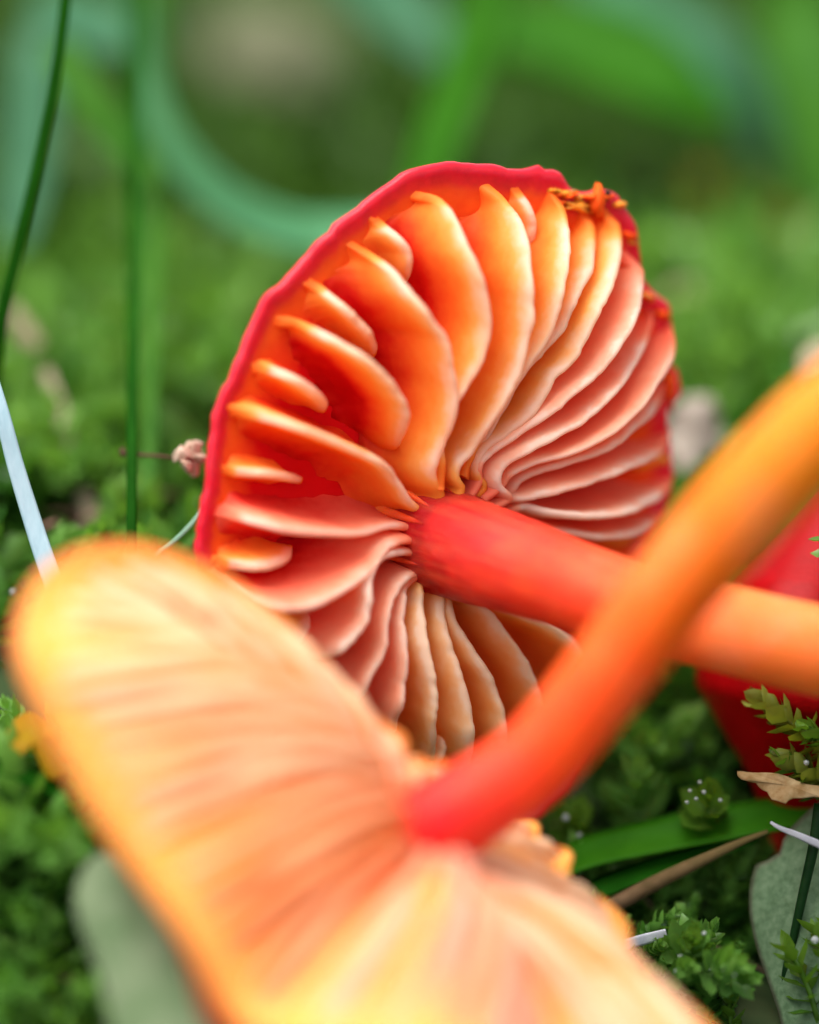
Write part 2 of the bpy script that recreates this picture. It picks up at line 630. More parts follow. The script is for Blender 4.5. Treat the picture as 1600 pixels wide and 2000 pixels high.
RIM = [(392, 1105), (396, 1000), (408, 900), (432, 780), (472, 685), (522, 597), (592, 512), (682, 425), (780, 352), (850, 334), (940, 328),
       (1015, 340), (1085, 346), (1112, 376), (1140, 384), (1165, 376), (1200, 384), (1212, 408), (1228, 432), (1240, 470), (1244, 510), (1252, 545), (1268, 570), (1285, 592), (1300, 604), (1306, 640),
       (1304, 700), (1318, 735), (1318, 775), (1296, 800), (1302, 850), (1312, 920), (1306, 975), (1282, 1020), (1260, 1075), (1245, 1150), (1215, 1250), (1180, 1370),
       (1130, 1480), (1080, 1560), (1000, 1615), (900, 1610), (800, 1565), (700, 1480), (600, 1350), (520, 1260), (440, 1180)]
NT = 240
rim_px = spline(RIM, NT, closed=True)
rim_px = rim_px + (rim_px - np.array([850, 950])) / 500 * (2.2 * hash_noise(NT, .8, 77) + 3.5 * hash_noise(NT, .22, 78))[:, None]
# cap: underside rings from the stem out to the rim, then over the margin and back across the top
rs = np.concatenate([np.linspace(.04, .9, 22), np.linspace(.93, 1.0, 4)])
apx = np.array([790.0, 1040.0])
rings, rad_a, top_a = [], [], []
und = []
for r in rs:
    q = apx + (rim_px - apx) * r
    # gentle groove-and-lift of the margin so that it rolls outwards
    pts = on_cap(q[:, 0], q[:, 1], np.full(NT, 0.0))
    wav = .016 * hash_noise(NT, .34, 5) * sstep((r - .85) / .15)
    pts = pts + nP * (wav + .05 * sstep((r - .9) / .1))[:, None]
    und.append(pts)
    rings.append(pts)
    rad_a.append(np.full(NT, r))
    top_a.append(np.full(NT, sstep((r - .915) / .05)))
rimP = und[-1]
cen = rimP.mean(0)
outd = nrm(rimP - cen)
for k, (dn, do) in enumerate([(.02, .018), (.05, .028), (.09, .02)]):
    rings.append(rimP - nP * dn + outd * do)
    rad_a.append(np.full(NT, 1.0))
    top_a.append(np.ones(NT))
for r in np.linspace(.97, .03, 18):
    q = A + (rimP - A) * r
    hh = .09 + 1.5 * (1 - r ** 2.2) * .75
    rings.append(q - nP * hh + nP * (.03 * hash_noise(NT, .2, 9) * r)[:, None])
    rad_a.append(np.full(NT, r))
    top_a.append(np.ones(NT))
nr = len(rings)
Vc = np.stack(rings).reshape(-1, 3)
fc = grid_faces(nr, NT, wrap_v=True).tolist()
fc.append(list(range(NT)))
fc.append([(nr - 1) * NT + i for i in range(NT)][::-1])
mesh_obj('cap', Vc, fc, M_CAP, waxcap, {'rad': np.concatenate(rad_a), 'top': np.concatenate(top_a)})

# gills: free edges traced rim -> stem; (points, depth at most, 'long' or 'short', material)
O, S_, Y = M_GILL, M_GILL_PINK, M_GILL_OCHRE
GILLS = [
    ([(699, 487), (725, 502), (770, 532), (819, 589), (852, 637), (871, 660), (883, 705), (894, 750), (894, 785), (884, 832), (864, 880), (851, 915), (855, 945), (868, 968)], .72, 1, O),
    ([(822, 382), (868, 398), (902, 452), (932, 517), (947, 562), (957, 619), (957, 660), (944, 705), (921, 745), (899, 775), (880, 830), (868, 880), (868, 920)], .75, 1, O),
    ([(952, 362), (990, 395), (1020, 437), (1037, 500), (1043, 581), (1039, 637), (1028, 694), (1015, 739), (981, 795), (950, 842), (925, 882), (900, 908), (894, 935), (906, 955)], .75, 1, O),
    ([(1082, 380), (1101, 412), (1111, 461), (1111, 510), (1105, 555), (1090, 619), (1071, 667), (1037, 712), (1015, 748), (980, 800), (950, 850), (930, 885)], .7, 1, O),
    ([(1150, 424), (1161, 450), (1159, 510), (1150, 544), (1127, 589), (1109, 637), (1090, 660), (1060, 694), (1028, 728), (985, 800), (955, 850), (932, 890)], .62, 1, O),
    ([(1189, 420), (1206, 440), (1213, 469), (1210, 510), (1201, 555), (1176, 604), (1150, 656), (1120, 705), (1090, 735), (1071, 769), (1045, 806), (1000, 844), (974, 862), (946, 885), (936, 908), (937, 930), (950, 952)], .66, 1, O),
    ([(1228, 500), (1244, 517), (1257, 530), (1257, 555), (1254, 580), (1244, 619), (1221, 667), (1202, 694), (1172, 731), (1135, 761), (1094, 795), (1052, 825), (1000, 859), (966, 884), (942, 910), (945, 940)], .7, 1, S_),
    ([(1262, 592), (1272, 612), (1271, 645), (1256, 682), (1229, 735), (1187, 787), (1142, 825), (1075, 862), (1020, 890), (990, 912), (977, 934), (980, 952), (998, 976)], .7, 1, S_),
    ([(1296, 618), (1312, 640), (1316, 675), (1308, 714), (1289, 745), (1255, 799), (1206, 840), (1150, 874), (1100, 892), (1047, 905), (1005, 925), (985, 950)], .72, 1, S_),
    ([(1300, 745), (1292, 775), (1270, 812), (1228, 850), (1180, 882), (1113, 905), (1060, 920), (1020, 940), (1005, 960)], .6, 1, S_),
    ([(1308, 835), (1302, 862), (1286, 887), (1225, 916), (1169, 939), (1094, 960), (1040, 972), (1000, 978)], .62, 1, S_),
    ([(1312, 925), (1305, 956), (1263, 986), (1216, 1004), (1150, 1009), (1075, 1000), (1025, 990)], .6, 1, S_),
    ([(1302, 1000), (1272, 1026), (1239, 1044), (1180, 1050), (1100, 1040)], .5, 1, S_),
    # lamellulae at the top and right
    ([(1015, 380), (1034, 405), (1045, 437), (1042, 465), (1036, 490)], .17, 0, O),
    ([(747, 439), (776, 461), (797, 486), (803, 510), (801, 538), (797, 548)], .26, 0, O),
    ([(612, 559), (637, 572), (672, 600), (706, 632), (726, 655), (735, 676), (733, 692)], .32, 0, O),
    ([(552, 632), (585, 634), (630, 652), (680, 678), (725, 707), (764, 746), (790, 784), (798, 812), (793, 846), (775, 876)], .66, 0, O),
    ([(512, 722), (545, 728), (590, 748), (622, 770), (638, 788), (636, 800)], .34, 0, O),
    # left side
    ([(462, 814), (500, 816), (560, 829), (631, 853), (706, 887), (738, 902), (765, 922), (783, 948), (800, 977), (822, 998), (834, 1020)], .6, 1, O),
    ([(436, 916), (474, 921), (530, 927), (570, 933), (592, 938)], .3, 0, O),
    ([(436, 1000), (470, 1010), (519, 1025), (575, 1038), (650, 1043), (705, 1043), (738, 1035), (765, 1028), (795, 1030), (822, 1040)], .6, 1, S_),
    ([(440, 1099), (470, 1104), (508, 1109), (542, 1103), (566, 1088), (572, 1072)], .36, 0, O),
    ([(420, 1110), (496, 1160), (545, 1187), (590, 1190), (635, 1176), (680, 1151), (717, 1124), (740, 1102), (752, 1080), (772, 1062), (800, 1057), (818, 1062)], .72, 1, S_),
    ([(545, 1268), (590, 1282), (630, 1284), (657, 1280), (687, 1257), (717, 1217), (725, 1187), (725, 1157), (729, 1127), (742, 1098), (765, 1084), (800, 1080), (822, 1085)], .7, 1, S_),
    ([(600, 1345), (650, 1372), (690, 1374), (706, 1360), (725, 1326), (744, 1289), (755, 1259), (759, 1217), (766, 1184), (781, 1150), (803, 1128), (838, 1118)], .66, 1, S_),
    ([(690, 1462), (735, 1462), (765, 1435), (779, 1400), (790, 1356), (796, 1307), (796, 1255), (791, 1217), (791, 1180), (796, 1150), (815, 1130)], .66, 1, S_),
    ([(800, 1555), (832, 1520), (848, 1470), (854, 1394), (852, 1349), (845, 1300), (837, 1262), (830, 1225), (828, 1180), (824, 1150), (832, 1130)], .64, 1, Y),
    ([(885, 1590), (912, 1530), (924, 1446), (920, 1394), (909, 1345), (894, 1292), (877, 1247), (869, 1206), (866, 1170), (862, 1145)], .62, 1, Y),
    ([(975, 1590), (990, 1500), (988, 1420), (979, 1375), (962, 1328), (939, 1291), (911, 1249), (887, 1211), (880, 1173), (875, 1150)], .6, 1, Y),
    ([(1060, 1560), (1072, 1460), (1060, 1370), (1042, 1323), (1023, 1286), (991, 1239), (958, 1197), (930, 1170), (910, 1150)], .58, 1, Y),
    ([(1150, 1430), (1155, 1340), (1140, 1280), (1112, 1248), (1075, 1223), (1037, 1204), (1000, 1188), (960, 1165)], .52, 1, Y),
    ([(1215, 1250), (1210, 1190), (1180, 1140), (1130, 1110), (1060, 1090)], .4, 1, Y),
    ([(850, 1560), (856, 1500), (868, 1462), (866, 1430), (858, 1405)], .36, 0, Y),
    ([(560, 1300), (588, 1262), (604, 1225), (606, 1200)], .34, 0, O),
]


def inside(poly, x, y):
    n = len(poly)
    r = False
    j = n - 1
    for i in range(n):
        if (poly[i, 1] > y) != (poly[j, 1] > y) and x < (poly[j, 0] - poly[i, 0]) * (y - poly[i, 1]) / (poly[j, 1] - poly[i, 1]) + poly[i, 0]:
            r = not r
        j = i
    return r


def gill(edge_px, hmax, is_long, mat_, seed):
    n = 64
    hmax = hmax * 1.22
    e0 = np.array(edge_px[0], float)
    lead = e0 - np.array(edge_px[1], float)
    lead = lead / np.linalg.norm(lead)
    dist = 34.0
    inner = apx + (rim_px - apx) * .972
    while dist > 2 and not inside(inner, *(e0 + lead * dist)):
        dist -= 2
    ext = [tuple(e0 + lead * dist)] if dist > 9 else []
    tail = []
    if is_long:                                       # runs on into the top of the stem
        e9 = np.array(edge_px[-1], float)
        into = np.array([858.0, 1052.0]) - e9
        tail = [tuple(e9 + into * .28)]
    e = spline(ext + list(edge_px) + tail, n)
    s = np.linspace(0, 1, n)
    if is_long:
        h = hmax * (.02 + .98 * sstep(s / .42 + .10))
        h = h * (1 - .34 * sstep((s - .55) / .45))
    else:
        h = hmax * (.02 + .98 * sstep(s / .62 + .04))
        h = h * np.sqrt(np.clip(1 - ((s - .72).clip(0) / .285) ** 2, .002, 1))
    h = h - .07 * (1 - sstep(s / .09))
    p = on_cap(e[:, 0], e[:, 1], h)
    ln_ = float(np.linalg.norm(np.diff(p, axis=0), axis=1).sum())
    kf = min(1.0, ln_ / 2.2)
    crin = kf * (.006 * hash_noise(n, .8 * kf, seed) + .009 * hash_noise(n, .3 * kf, seed + 50))
    p = p + mG * crin[:, None]
    base = p - mG * (np.maximum(h, 0) + .06)[:, None]
    tan = nrm(np.gradient(base, axis=0))
    side = nrm(np.cross(mG, tan))
    # a belly in the gill's sheet, and a flared foot
    lv = np.array([0, .05, .12, .22, .36, .55, .75, .91, .98])
    wl = np.array([.050, .050, .050, .050, .049, .046, .043, .038, .025])
    fl = np.array([.30, .18, .105, .058, .024, .006, 0, 0, 0])
    belly = kf * (.024 * hash_noise(n, .07, seed + 9) + .004 * hash_noise(n, .22 * kf, seed + 19))
    V, ta, wa = [], [], []
    slim = np.minimum(1, .55 + .9 * np.sin(np.pi * np.clip(s, 0.02, .98)) ** .5)
    if is_long:
        slim = np.maximum(slim, np.where(s > .5, 1.0, 0))
    th = .93 + .14 * np.random.default_rng(seed).random()
    foot = sstep((h / hmax - .3) / .6) * (1 if is_long else .6 * sstep((1.02 - s) / .15) + .1)
    cols = [(l, q, g, -1) for l, q, g in zip(lv, wl, fl)] + [(1.0, 0, 0, 0)] + [(l, q, g, 1) for l, q, g in zip(lv[::-1], wl[::-1], fl[::-1])]
    for l, q, g, sg in cols:
        c = base + (p - base) * l + side * (sg * (q * slim * th + g * foot) + belly * math.sin(math.pi * l))[:, None]
        V.append(c)
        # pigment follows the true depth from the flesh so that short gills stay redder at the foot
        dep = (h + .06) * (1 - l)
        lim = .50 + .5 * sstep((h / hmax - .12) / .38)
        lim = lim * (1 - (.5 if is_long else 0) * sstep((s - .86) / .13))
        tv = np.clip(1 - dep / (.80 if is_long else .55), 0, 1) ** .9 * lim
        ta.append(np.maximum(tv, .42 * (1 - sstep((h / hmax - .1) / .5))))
    nv = len(cols)
    V = np.stack(V, 1).reshape(-1, 3)
    ta = np.stack(ta, 1).reshape(-1)
    f = grid_faces(n, nv, wrap_v=True).tolist()
    f.append(list(range(nv))[::-1])
    f.append([(n - 1) * nv + i for i in range(nv)])
    return mesh_obj('gill', V, f, mat_, waxcap, {'t': ta})


for i, (e, hm, lg, mm) in enumerate(GILLS):
    gill(e, hm, lg, mm, 100 + i * 7)

# stem: starts inside the cap, leaves along its axis and bends across the picture
stem_px = [(758, 1026, -1.2), (812, 1043, -.75), (860, 1055, -.26), (930, 1078, .14), (1010, 1104, .45), (1100, 1135, .6), (1250, 1186, .78), (1430, 1230, .95), (1600, 1270, 1.05), (1800, 1312, 1.1), (2000, 1347, 1.1)]
sp = spline(np.array([P(*q) for q in stem_px]), 90)
ss = np.linspace(0, 1, 90)
xs_ = PX(sp)[0]
rad = np.interp(xs_, [740, 770, 810, 850, 900, 1000, 1120, 1300, 1500, 1800, 2000], [.95, .80, .62, .50, .462, .43, .39, .38, .385, .40, .40])
V, f, s = tube(sp, rad, 48, .012, 3)
# finely granular surface at the apex
jit = rng.normal(size=len(V)) * .006 * np.repeat(sstep((.42 - ss) / .2), 48)
V = V + nrm(V - np.repeat(sp, 48, 0)) * jit[:, None]
mesh_obj('stem', V, f, M_STEM, waxcap, {'s': s, **around(90, 48)})

# the gill ends run a little way down the stem
t_, u_, b_ = frames(sp)
sx = PX(sp)[0]
for k in range(26):
    r_ = np.random.default_rng(600 + k)
    a = 2 * np.pi * (k + .5 * r_.random()) / 26
    x0 = 838 + 26 * r_.random()
    i0 = int(np.argmin(abs(sx - x0)))
    i1 = i0 + int(r_.integers(2, 6))
    ids = np.linspace(i0 - 3, i1, 10)
    ia = np.clip(ids.astype(int), 0, 88)
    fr = (ids - ia)[:, None]
    ctr = sp[ia] * (1 - fr) + sp[ia + 1] * fr
    aa = a + .10 * np.linspace(0, 1, 10) * r_.normal()
    rr_ = (rad[ia] + .004 + np.linspace(.03, -.016, 10))
    line = ctr + rr_[:, None] * (np.cos(aa)[:, None] * u_[ia] + np.sin(aa)[:, None] * b_[ia])
    V, f, s_ = tube(line, np.linspace(.065, .014, 10) * r_.uniform(.7, 1.15), 8, .1, k)
    mesh_obj('gill_end', V, f, M_STEM, waxcap, {'s': np.clip(.72 - .50 * s_, 0, 1), 'ca': np.zeros(len(V)), 'sa': np.zeros(len(V))})

# ragged orange scraps of skin on the margin
def scrap(px, py, wpx, hpx, ang, h, seed, mat_):
    r_ = np.random.default_rng(seed)
    n = 14
    th = np.linspace(0, 2 * np.pi, n, endpoint=False)
    rr = 1 + .28 * r_.normal(size=n)
    c, s = math.cos(ang), math.sin(ang)
    qx = np.cos(th) * rr * wpx / 2
    qy = np.sin(th) * rr * hpx / 2
    x = px + qx * c - qy * s
    y = py + qx * s + qy * c
    a = on_cap(x, y, np.full(n, h))
    a = a + nP * (.014 * r_.normal(size=n))[:, None]
    ctr = on_cap(px, py, h + .05)
    inner = ctr + (a - ctr) * .55 + nP * .015
    Vv = np.vstack([ctr[None], inner, a, a - mG * .07, ctr[None] - mG * .09])
    f = []
    for i in range(n):
        j = (i + 1) % n
        f += [[0, 1 + i, 1 + j], [1 + i, 1 + n + i, 1 + n + j, 1 + j], [1 + n + i, 1 + 2 * n + i, 1 + 2 * n + j, 1 + n + j], [1 + 2 * n + i, 1 + 3 * n, 1 + 2 * n + j]]
    return mesh_obj('margin_scrap', Vv, f, mat_, waxcap, {'s': np.full(len(Vv), .8), 'rad': np.ones(len(Vv)), 'top': np.zeros(len(Vv))})


M_SCRAP = stem_mat('scrap_orange', [(0, (.78, .10, .01)), (.6, (.86, .22, .012)), (1, (.88, .30, .02))])
cr = np.random.default_rng(42)
rim_ang = np.arange(NT)
for k in range(34):
    i = int(cr.integers(56, 118)) if k > 8 else int(cr.integers(64, 92))
    q = apx + (rim_px[i % NT] - apx) * cr.uniform(.955, 1.0)
    if q[0] < 1010:
        continue
    big = cr.uniform(.5, 1.0)
    scrap(q[0], q[1], 30 * big, 15 * big, cr.uniform(-.5, .9), cr.uniform(.02, .09), 300 + k, M_SCRAP if cr.random() < .55 else M_CAP)
for k, (x, y, w_, h_, a, hh, mm) in enumerate([(1128, 404, 60, 20, .05, .08, M_SCRAP), (1172, 402, 24, 62, .1, .10, M_CAP), (1310, 760, 20, 80, -.1, .05, M_CAP), (1262, 905, 80, 22, -.15, .05, M_SCRAP), (1195, 1040, 110, 50, .1, .02, M_SCRAP)]):
    scrap(x, y, w_, h_, a, hh, 400 + k, mm)


# ------------------------------------------------------------------ front mushroom
front = thing('waxcap_mushroom', 'blurred pale orange waxcap nearest the lens, gills turned up and a long orange stem', 'mushroom', P(700, 1800, 2.6))
RIM2 = [(30, 1210, 3.3), (70, 1130, 3.1), (150, 1078, 2.8), (260, 1066, 2.55), (380, 1100, 2.3), (490, 1165, 2.1), (600, 1262, 1.9), (680, 1350, 1.75), (740, 1412, 1.65), (786, 1440, 1.6), (792, 1480, 1.6), (776, 1520, 1.6), (800, 1520, 1.5), (838, 1490, 1.35), (878, 1498, 1.2),
        (930, 1580, 1.1), (985, 1608, 1.05), (1044, 1612, 1.0), (1052, 1648, 1.25), (1112, 1668, 1.05), (1108, 1722, 1.5), (1172, 1760, 1.3), (1222, 1810, 1.45), (1235, 1880, 1.9), (1310, 1940, 2.4), (1400, 2040, 3.0), (1440, 2140, 3.5), (1300, 2210, 4.1),
        (1000, 2190, 4.5), (760, 2110, 4.5), (590, 2020, 4.35), (470, 1930, 4.15), (350, 1815, 3.95), (250, 1700, 3.8), (160, 1570, 3.7), (85, 1430, 3.6), (30, 1300, 3.5)]
A2px = np.array([815.0, 1650.0, 1.75])
NT2 = 264
rim2 = spline(np.array([P(*q) for q in RIM2]), NT2, closed=True)
A2 = P(*A2px)
n2 = camvec(.50, .55, .67)


def px_angle(q):
    x, y, z = PX(q)
    return np.degrees(np.arctan2(y - 1650, x - 815))


def low2(q):
    return sstep(((q - A2) @ camvec(-.25, -.95, 0) - .6) / 1.4)


def bell(a, c, w_):
    d = (a - c + 180) % 360 - 180
    return np.exp(-(d / w_) ** 2)


def near2(q):
    return sstep(((q - A2) @ camvec(-.75, -.66, 0) - .4) / 1.6)


def S2(u, r):
    """Underside of the front cap: u in 0..1 round the rim, r from the stem (0) to the rim (1)."""
    i = (np.asarray(u) % 1.0) * NT2
    i0 = np.floor(i).astype(int) % NT2
    f_ = (i - np.floor(i))[..., None]
    q = rim2[i0] * (1 - f_) + rim2[(i0 + 1) % NT2] * f_
    r = np.asarray(r)
    ln = np.linalg.norm(q - A2, axis=-1)
    return A2 + (q - A2) * r[..., None] + n2 * (((.04 + .36 * near2(q)) * ln * np.sin(np.pi * r ** 1.05) * sstep(r / .38) - .05 * (1 - r)) + (.42 * bell(px_angle(q), 88, 24) - .40 * bell(px_angle(q), 134, 20)) * sstep(r / .55))[..., None]


uu = np.arange(NT2) / NT2
rs2 = np.concatenate([np.linspace(.04, .92, 20), [.95, .98, 1.0]])
rings, ra, tp = [], [], []
for r in rs2:
    pts = S2(uu, np.full(NT2, r))
    rings.append(pts + n2 * (.05 * sstep((r - .9) / .1)))
    ra.append(np.full(NT2, r))
    tp.append(np.full(NT2, .5 * sstep((r - .98) / .02)))
rp = rings[-1]
od = nrm(rp - A2)
for dn, do in ((.02, .0), (.05, -.03), (.10, -.10)):
    k2 = low2(rp)[:, None]
    rings.append(rp - n2 * dn * (1 + 4.0 * k2) + od * (do * (1 - .6 * k2)))
    ra.append(np.ones(NT2))
    tp.append(np.ones(NT2))
for r in np.linspace(.93, .03, 14):
    ln = np.linalg.norm(rp - A2, axis=-1)
    rings.append(S2(uu, np.full(NT2, r)) - n2 * (.13 + .40 * low2(rp)[:, None] + .75 * (1 - r ** 2)))
    ra.append(np.full(NT2, r))
    tp.append(np.ones(NT2))
nr = len(rings)
fc = grid_faces(nr, NT2, wrap_v=True).tolist()
fc.append(list(range(NT2)))
fc.append([(nr - 1) * NT2 + i for i in range(NT2)][::-1])
mesh_obj('cap', np.stack(rings).reshape(-1, 3), fc, M_CAP_FRONT, front, {'rad': np.concatenate(ra), 'top': np.concatenate(tp)})

NG = 78
for k in range(NG):
    seed = 900 + k
    r_ = np.random.default_rng(seed)
    short = k % 2 == 1
    u0 = (k + .25 * r_.normal()) / NG
    n = 30
    r_end = .10 if not short else r_.uniform(.42, .62)
    r = np.linspace(.955, r_end, n)
    u = u0 + .012 * (1 - r) * r_.normal() + .006 * np.sin(3 * r + r_.uniform(0, 6))
    base = S2(u, r)
    du = S2(u + .004, r) - S2(u - .004, r)
    tan = nrm(np.gradient(base, axis=0))
    nn = nrm(np.cross(du, tan))
    nn = np.where((nn @ n2)[:, None] < 0, -nn, nn)
    nn = nrm(nn + .6 * n2)
    side = nrm(np.cross(nn, tan))
    s = np.linspace(0, 1, n)
    hm = (.19 if not short else .13) * r_.uniform(.85, 1.15)
    h = hm * (.02 + .98 * sstep(s / .4))
    h = h * np.sqrt(np.clip(1 - ((s - .75).clip(0) / .26) ** 2, .01, 1)) if short else h * (1 - .35 * sstep((s - .6) / .4))
    h = h + .012 * hash_noise(n, .5, seed)
    lv = np.array([0, .2, .5, .8, .95])
    wl = np.array([.14, .105, .08, .066, .045])
    cols = [(l, q, -1) for l, q in zip(lv, wl)] + [(1.0, 0, 0)] + [(l, q, 1) for l, q in zip(lv[::-1], wl[::-1])]
    V, ta = [], []
    slim = .45 + .55 * np.clip(r * 2, 0, 1)
    for l, q, sg in cols:
        V.append(base + nn * (-.05 + (h + .05) * l)[:, None] + side * (sg * q * slim)[:, None])
        ta.append(np.full(n, l))
    nv = len(cols)
    f = grid_faces(n, nv, wrap_v=True).tolist()
    f.append(list(range(nv))[::-1])
    f.append([(n - 1) * nv + i for i in range(nv)])
    mesh_obj('gill', np.stack(V, 1).reshape(-1, 3), f, M_GILL_FRONT, front, {'t': np.stack(ta, 1).reshape(-1), 'lobe_shade': np.full(n * nv, float(bell(px_angle(base[8:9])[0], 158, 40))), 'pale': np.full(n * nv, float(bell(px_angle(base[8:9])[0], 78, 34)))})

st2 = [(695, 1765, 1.95), (760, 1692, 2.1), (875, 1600, 2.2), (1047, 1480, 2.35), (1196, 1303, 2.6), (1310, 1152, 2.85), (1420, 1025, 3.1), (1510, 928, 3.3), (1600, 842, 3.5), (1700, 765, 3.7), (1900, 615, 4.0)]
sp = spline(np.array([P(*q) for q in st2]), 80)
xs_ = PX(sp)[0]
rad = np.interp(xs_, [770, 850, 930, 1050, 1200, 1310, 1510, 1600, 2000], [.40, .40, .375, .35, .355, .37, .40, .405, .42])
V, f, s = tube(sp, rad, 40, .015, 8)
mesh_obj('stem', V, f, M_STEM_FRONT, front, {'s': s, **around(80, 40)})

# ------------------------------------------------------------------ third mushroom, behind the main stem
back = thing('waxcap_mushroom', 'crimson waxcap half hidden behind the orange stems at the right edge, moss against its skin', 'mushroom', P(1660, 1560, -1.2))
ax3 = [(1545, 1590), (1575, 1480), (1600, 1330), (1615, 1180), (1625, 1060), (1630, 960), (1632, 930)]
rd3 = [60, 150, 235, 250, 200, 110, 20]
a3 = spline(np.array([P(x, y, -1.15) for x, y in ax3]), 40)
r3 = np.interp(np.linspace(0, 1, 40), np.linspace(0, 1, len(rd3)), rd3) / K
V, f, s = tube(a3, r3, 48, .03, 21)
V = V + nrm(V - np.repeat(a3, 48, 0)) * (rng.normal(size=len(V)) * .004)[:, None]
mesh_obj('cap', V, f, M_CAP_BACK, back, {'rad': np.ones(len(V)), 'top': np.ones(len(V))})
sp = spline(np.array([P(1560, 1570, -1.2), P(1545, 1680, -1.4), P(1560, 1800, -1.8), P(1600, 2000, -2.2)]), 24)
V, f, s = tube(sp, .2, 20, .03, 5)
mesh_obj('stem', V, f, M_STEM_BACK, back, {'s': s})


# ------------------------------------------------------------------ grass blades, stalks, straws
def ground_base(p):
    return p


def blade(name, label, cat, pts, wpx, m, up=None, fold=.25, taper=(1, 1), thick=.02, group=None, n=40, twist=0):
    """pts: (px, py, z) root/any -> tip; wpx widths in photo pixels (list or number)."""
    p3 = np.array([P(*q) for q in pts])
    c = spline(p3, n)
    z = PX(c)[2]
    wp = np.interp(np.linspace(0, 1, n), np.linspace(0, 1, len(wpx)), wpx) if isinstance(wpx, (list, tuple)) else np.full(n, float(wpx))
    V, f, s, cc = blade_geo(c, wp / K * (D - z) / D, thick, fold, up, twist)
    o = mesh_obj(name, V, f, m, None, {'s': s, 'c': cc})
    recentre(o)
    return tag(o, label, cat, group, 'thing')


def rod(name, label, cat, pts, wpx, m, group=None, n=30, wob=.05, seed=0):
    p3 = np.array([P(*q) for q in pts])
    c = spline(p3, n)
    z = PX(c)[2]
    wp = np.interp(np.linspace(0, 1, n), np.linspace(0, 1, len(wpx)), wpx)
    V, f, s = tube(c, wp / K * (D - z) / D / 2, 12, wob, seed)
    o = mesh_obj(name, V, f, m, None, {'s': s, 'c': np.zeros(len(V))})
    recentre(o)
    return tag(o, label, cat, group, 'thing')


GB = 'blade_of_grass'
blade(GB, 'narrow dark green grass blade leaning in the top left corner', 'grass blade', [(-60, 1150, -1.6), (-25, 900, -1.4), (0, 640, -1.2), (32, 500, -1.15), (75, 320, -1.1), (110, 140, -1.1), (135, -60, -1.1), (150, -200, -1.1)], [30, 28, 28, 26, 24, 22, 20], M_BLADE_DARK)
blade(GB, 'upright dark green grass blade left of the sharp mushroom, front one of two', 'grass blade', [(256, 1200, -.2), (257, 1060, -.3), (258, 850, -.8), (260, 620, -1.8), (263, 300, -3.2), (266, 0, -4.2), (268, -150, -4.6)], [20, 21, 25, 28, 30, 30], M_BLADE_DARK)
blade(GB, 'upright lighter green grass blade just behind the dark one', 'grass blade', [(292, 1200, -1.4), (292, 1060, -1.6), (294, 850, -2.2), (297, 600, -3.4), (298, 350, -5), (298, 150, -6), (296, -100, -7)], [26, 30, 36, 44, 46, 46], M_BLADE)
blade('grass_stalk', 'sharp pale blue dry grass stalk at the left edge', 'grass stalk', [(150, 1260, .15), (95, 1110, .05), (62, 1010, 0), (30, 905, 0), (5, 810, 0), (-30, 690, -.1)], [42, 40, 37, 34, 30, 25], M_BLUE, fold=.5)
blade('grass_stalk', 'blurred tan dry stalk between the blue stalk and the dark blade', 'grass stalk', [(205, 1200, -2.2), (185, 1050, -2.3), (160, 940, -2.5), (132, 840, -2.7), (104, 760, -2.9), (88, 720, -3)], [38, 36, 34, 32, 28, 20], M_TAN)
blade(GB, 'thin pale blade curving against the left side of the red cap', 'grass blade', [(285, 1125, -.2), (308, 1083, -.3), (332, 1064, -.3), (368, 1030, -.35), (402, 990, -.5), (440, 950, -.9)], [4, 8, 9, 9, 8, 5], M_BLADE_PALE)
blade(GB, 'broad blurred teal grass blade bending in behind the top of the red cap', 'grass blade', [(230, -260, -6.4), (262, -60, -6), (285, 130, -5.6), (335, 280, -5.2), (430, 390, -5), (550, 452, -5), (680, 462, -5), (790, 440, -4)], [36, 42, 52, 72, 94, 102, 100], M_HOOK, up=camvec(-.3, .5, .8))
blade(GB, 'bright green upright blade behind the top of the red cap', 'grass blade', [(800, 520, -5), (825, 390, -5.2), (858, 280, -5.5), (905, 150, -6), (950, 20, -6.5), (985, -150, -7)], [90, 95, 100, 100, 95, 80], M_BLADE_BRIGHT)
blade(GB, 'pale teal blurred blade slanting down in the top right', 'grass blade', [(1100, -140, -9.6), (1170, -40, -9.4), (1280, 35, -9.2), (1390, 115, -9), (1460, 190, -9), (1500, 300, -9)], [90, 120, 150, 150, 120, 60], M_BLADE_TEAL, up=camvec(0, .7, .7))
blade(GB, 'bright green blurred blade lying across the top beside the pale teal one', 'grass blade', [(880, 90, -8), (1000, 70, -8), (1120, 90, -7.8), (1230, 130, -7.6), (1330, 185, -7.4), (1420, 230, -7.4)], [110, 170, 220, 220, 170, 60], M_BLADE_BRIGHT, up=camvec(0, .6, .8))
blade(GB, 'pale grey green blurred blade behind the dark blade in the upper left', 'grass blade', [(30, 480, -6), (50, 370, -6.2), (64, 250, -6.4), (70, 130, -6.6), (70, 60, -6.8)], [60, 100, 110, 100, 60], M_BLADE_TEAL, up=camvec(0, .6, .8))
blade(GB, 'mid green blurred blade crossing down toward the upright pair', 'grass blade', [(110, 90, -5), (170, 190, -4.8), (235, 275, -4.7), (300, 360, -4.5)], [70, 90, 90, 60], M_BLADE, up=camvec(0, .6, .8))
blade(GB, 'light green blurred blade along the right edge at the top', 'grass blade', [(1690, 520, -8), (1640, 330, -8.2), (1590, 150, -8.5), (1560, 20, -9), (1540, -120, -9)], [150, 190, 200, 180, 120], M_BLADE, up=camvec(0, .6, .8))
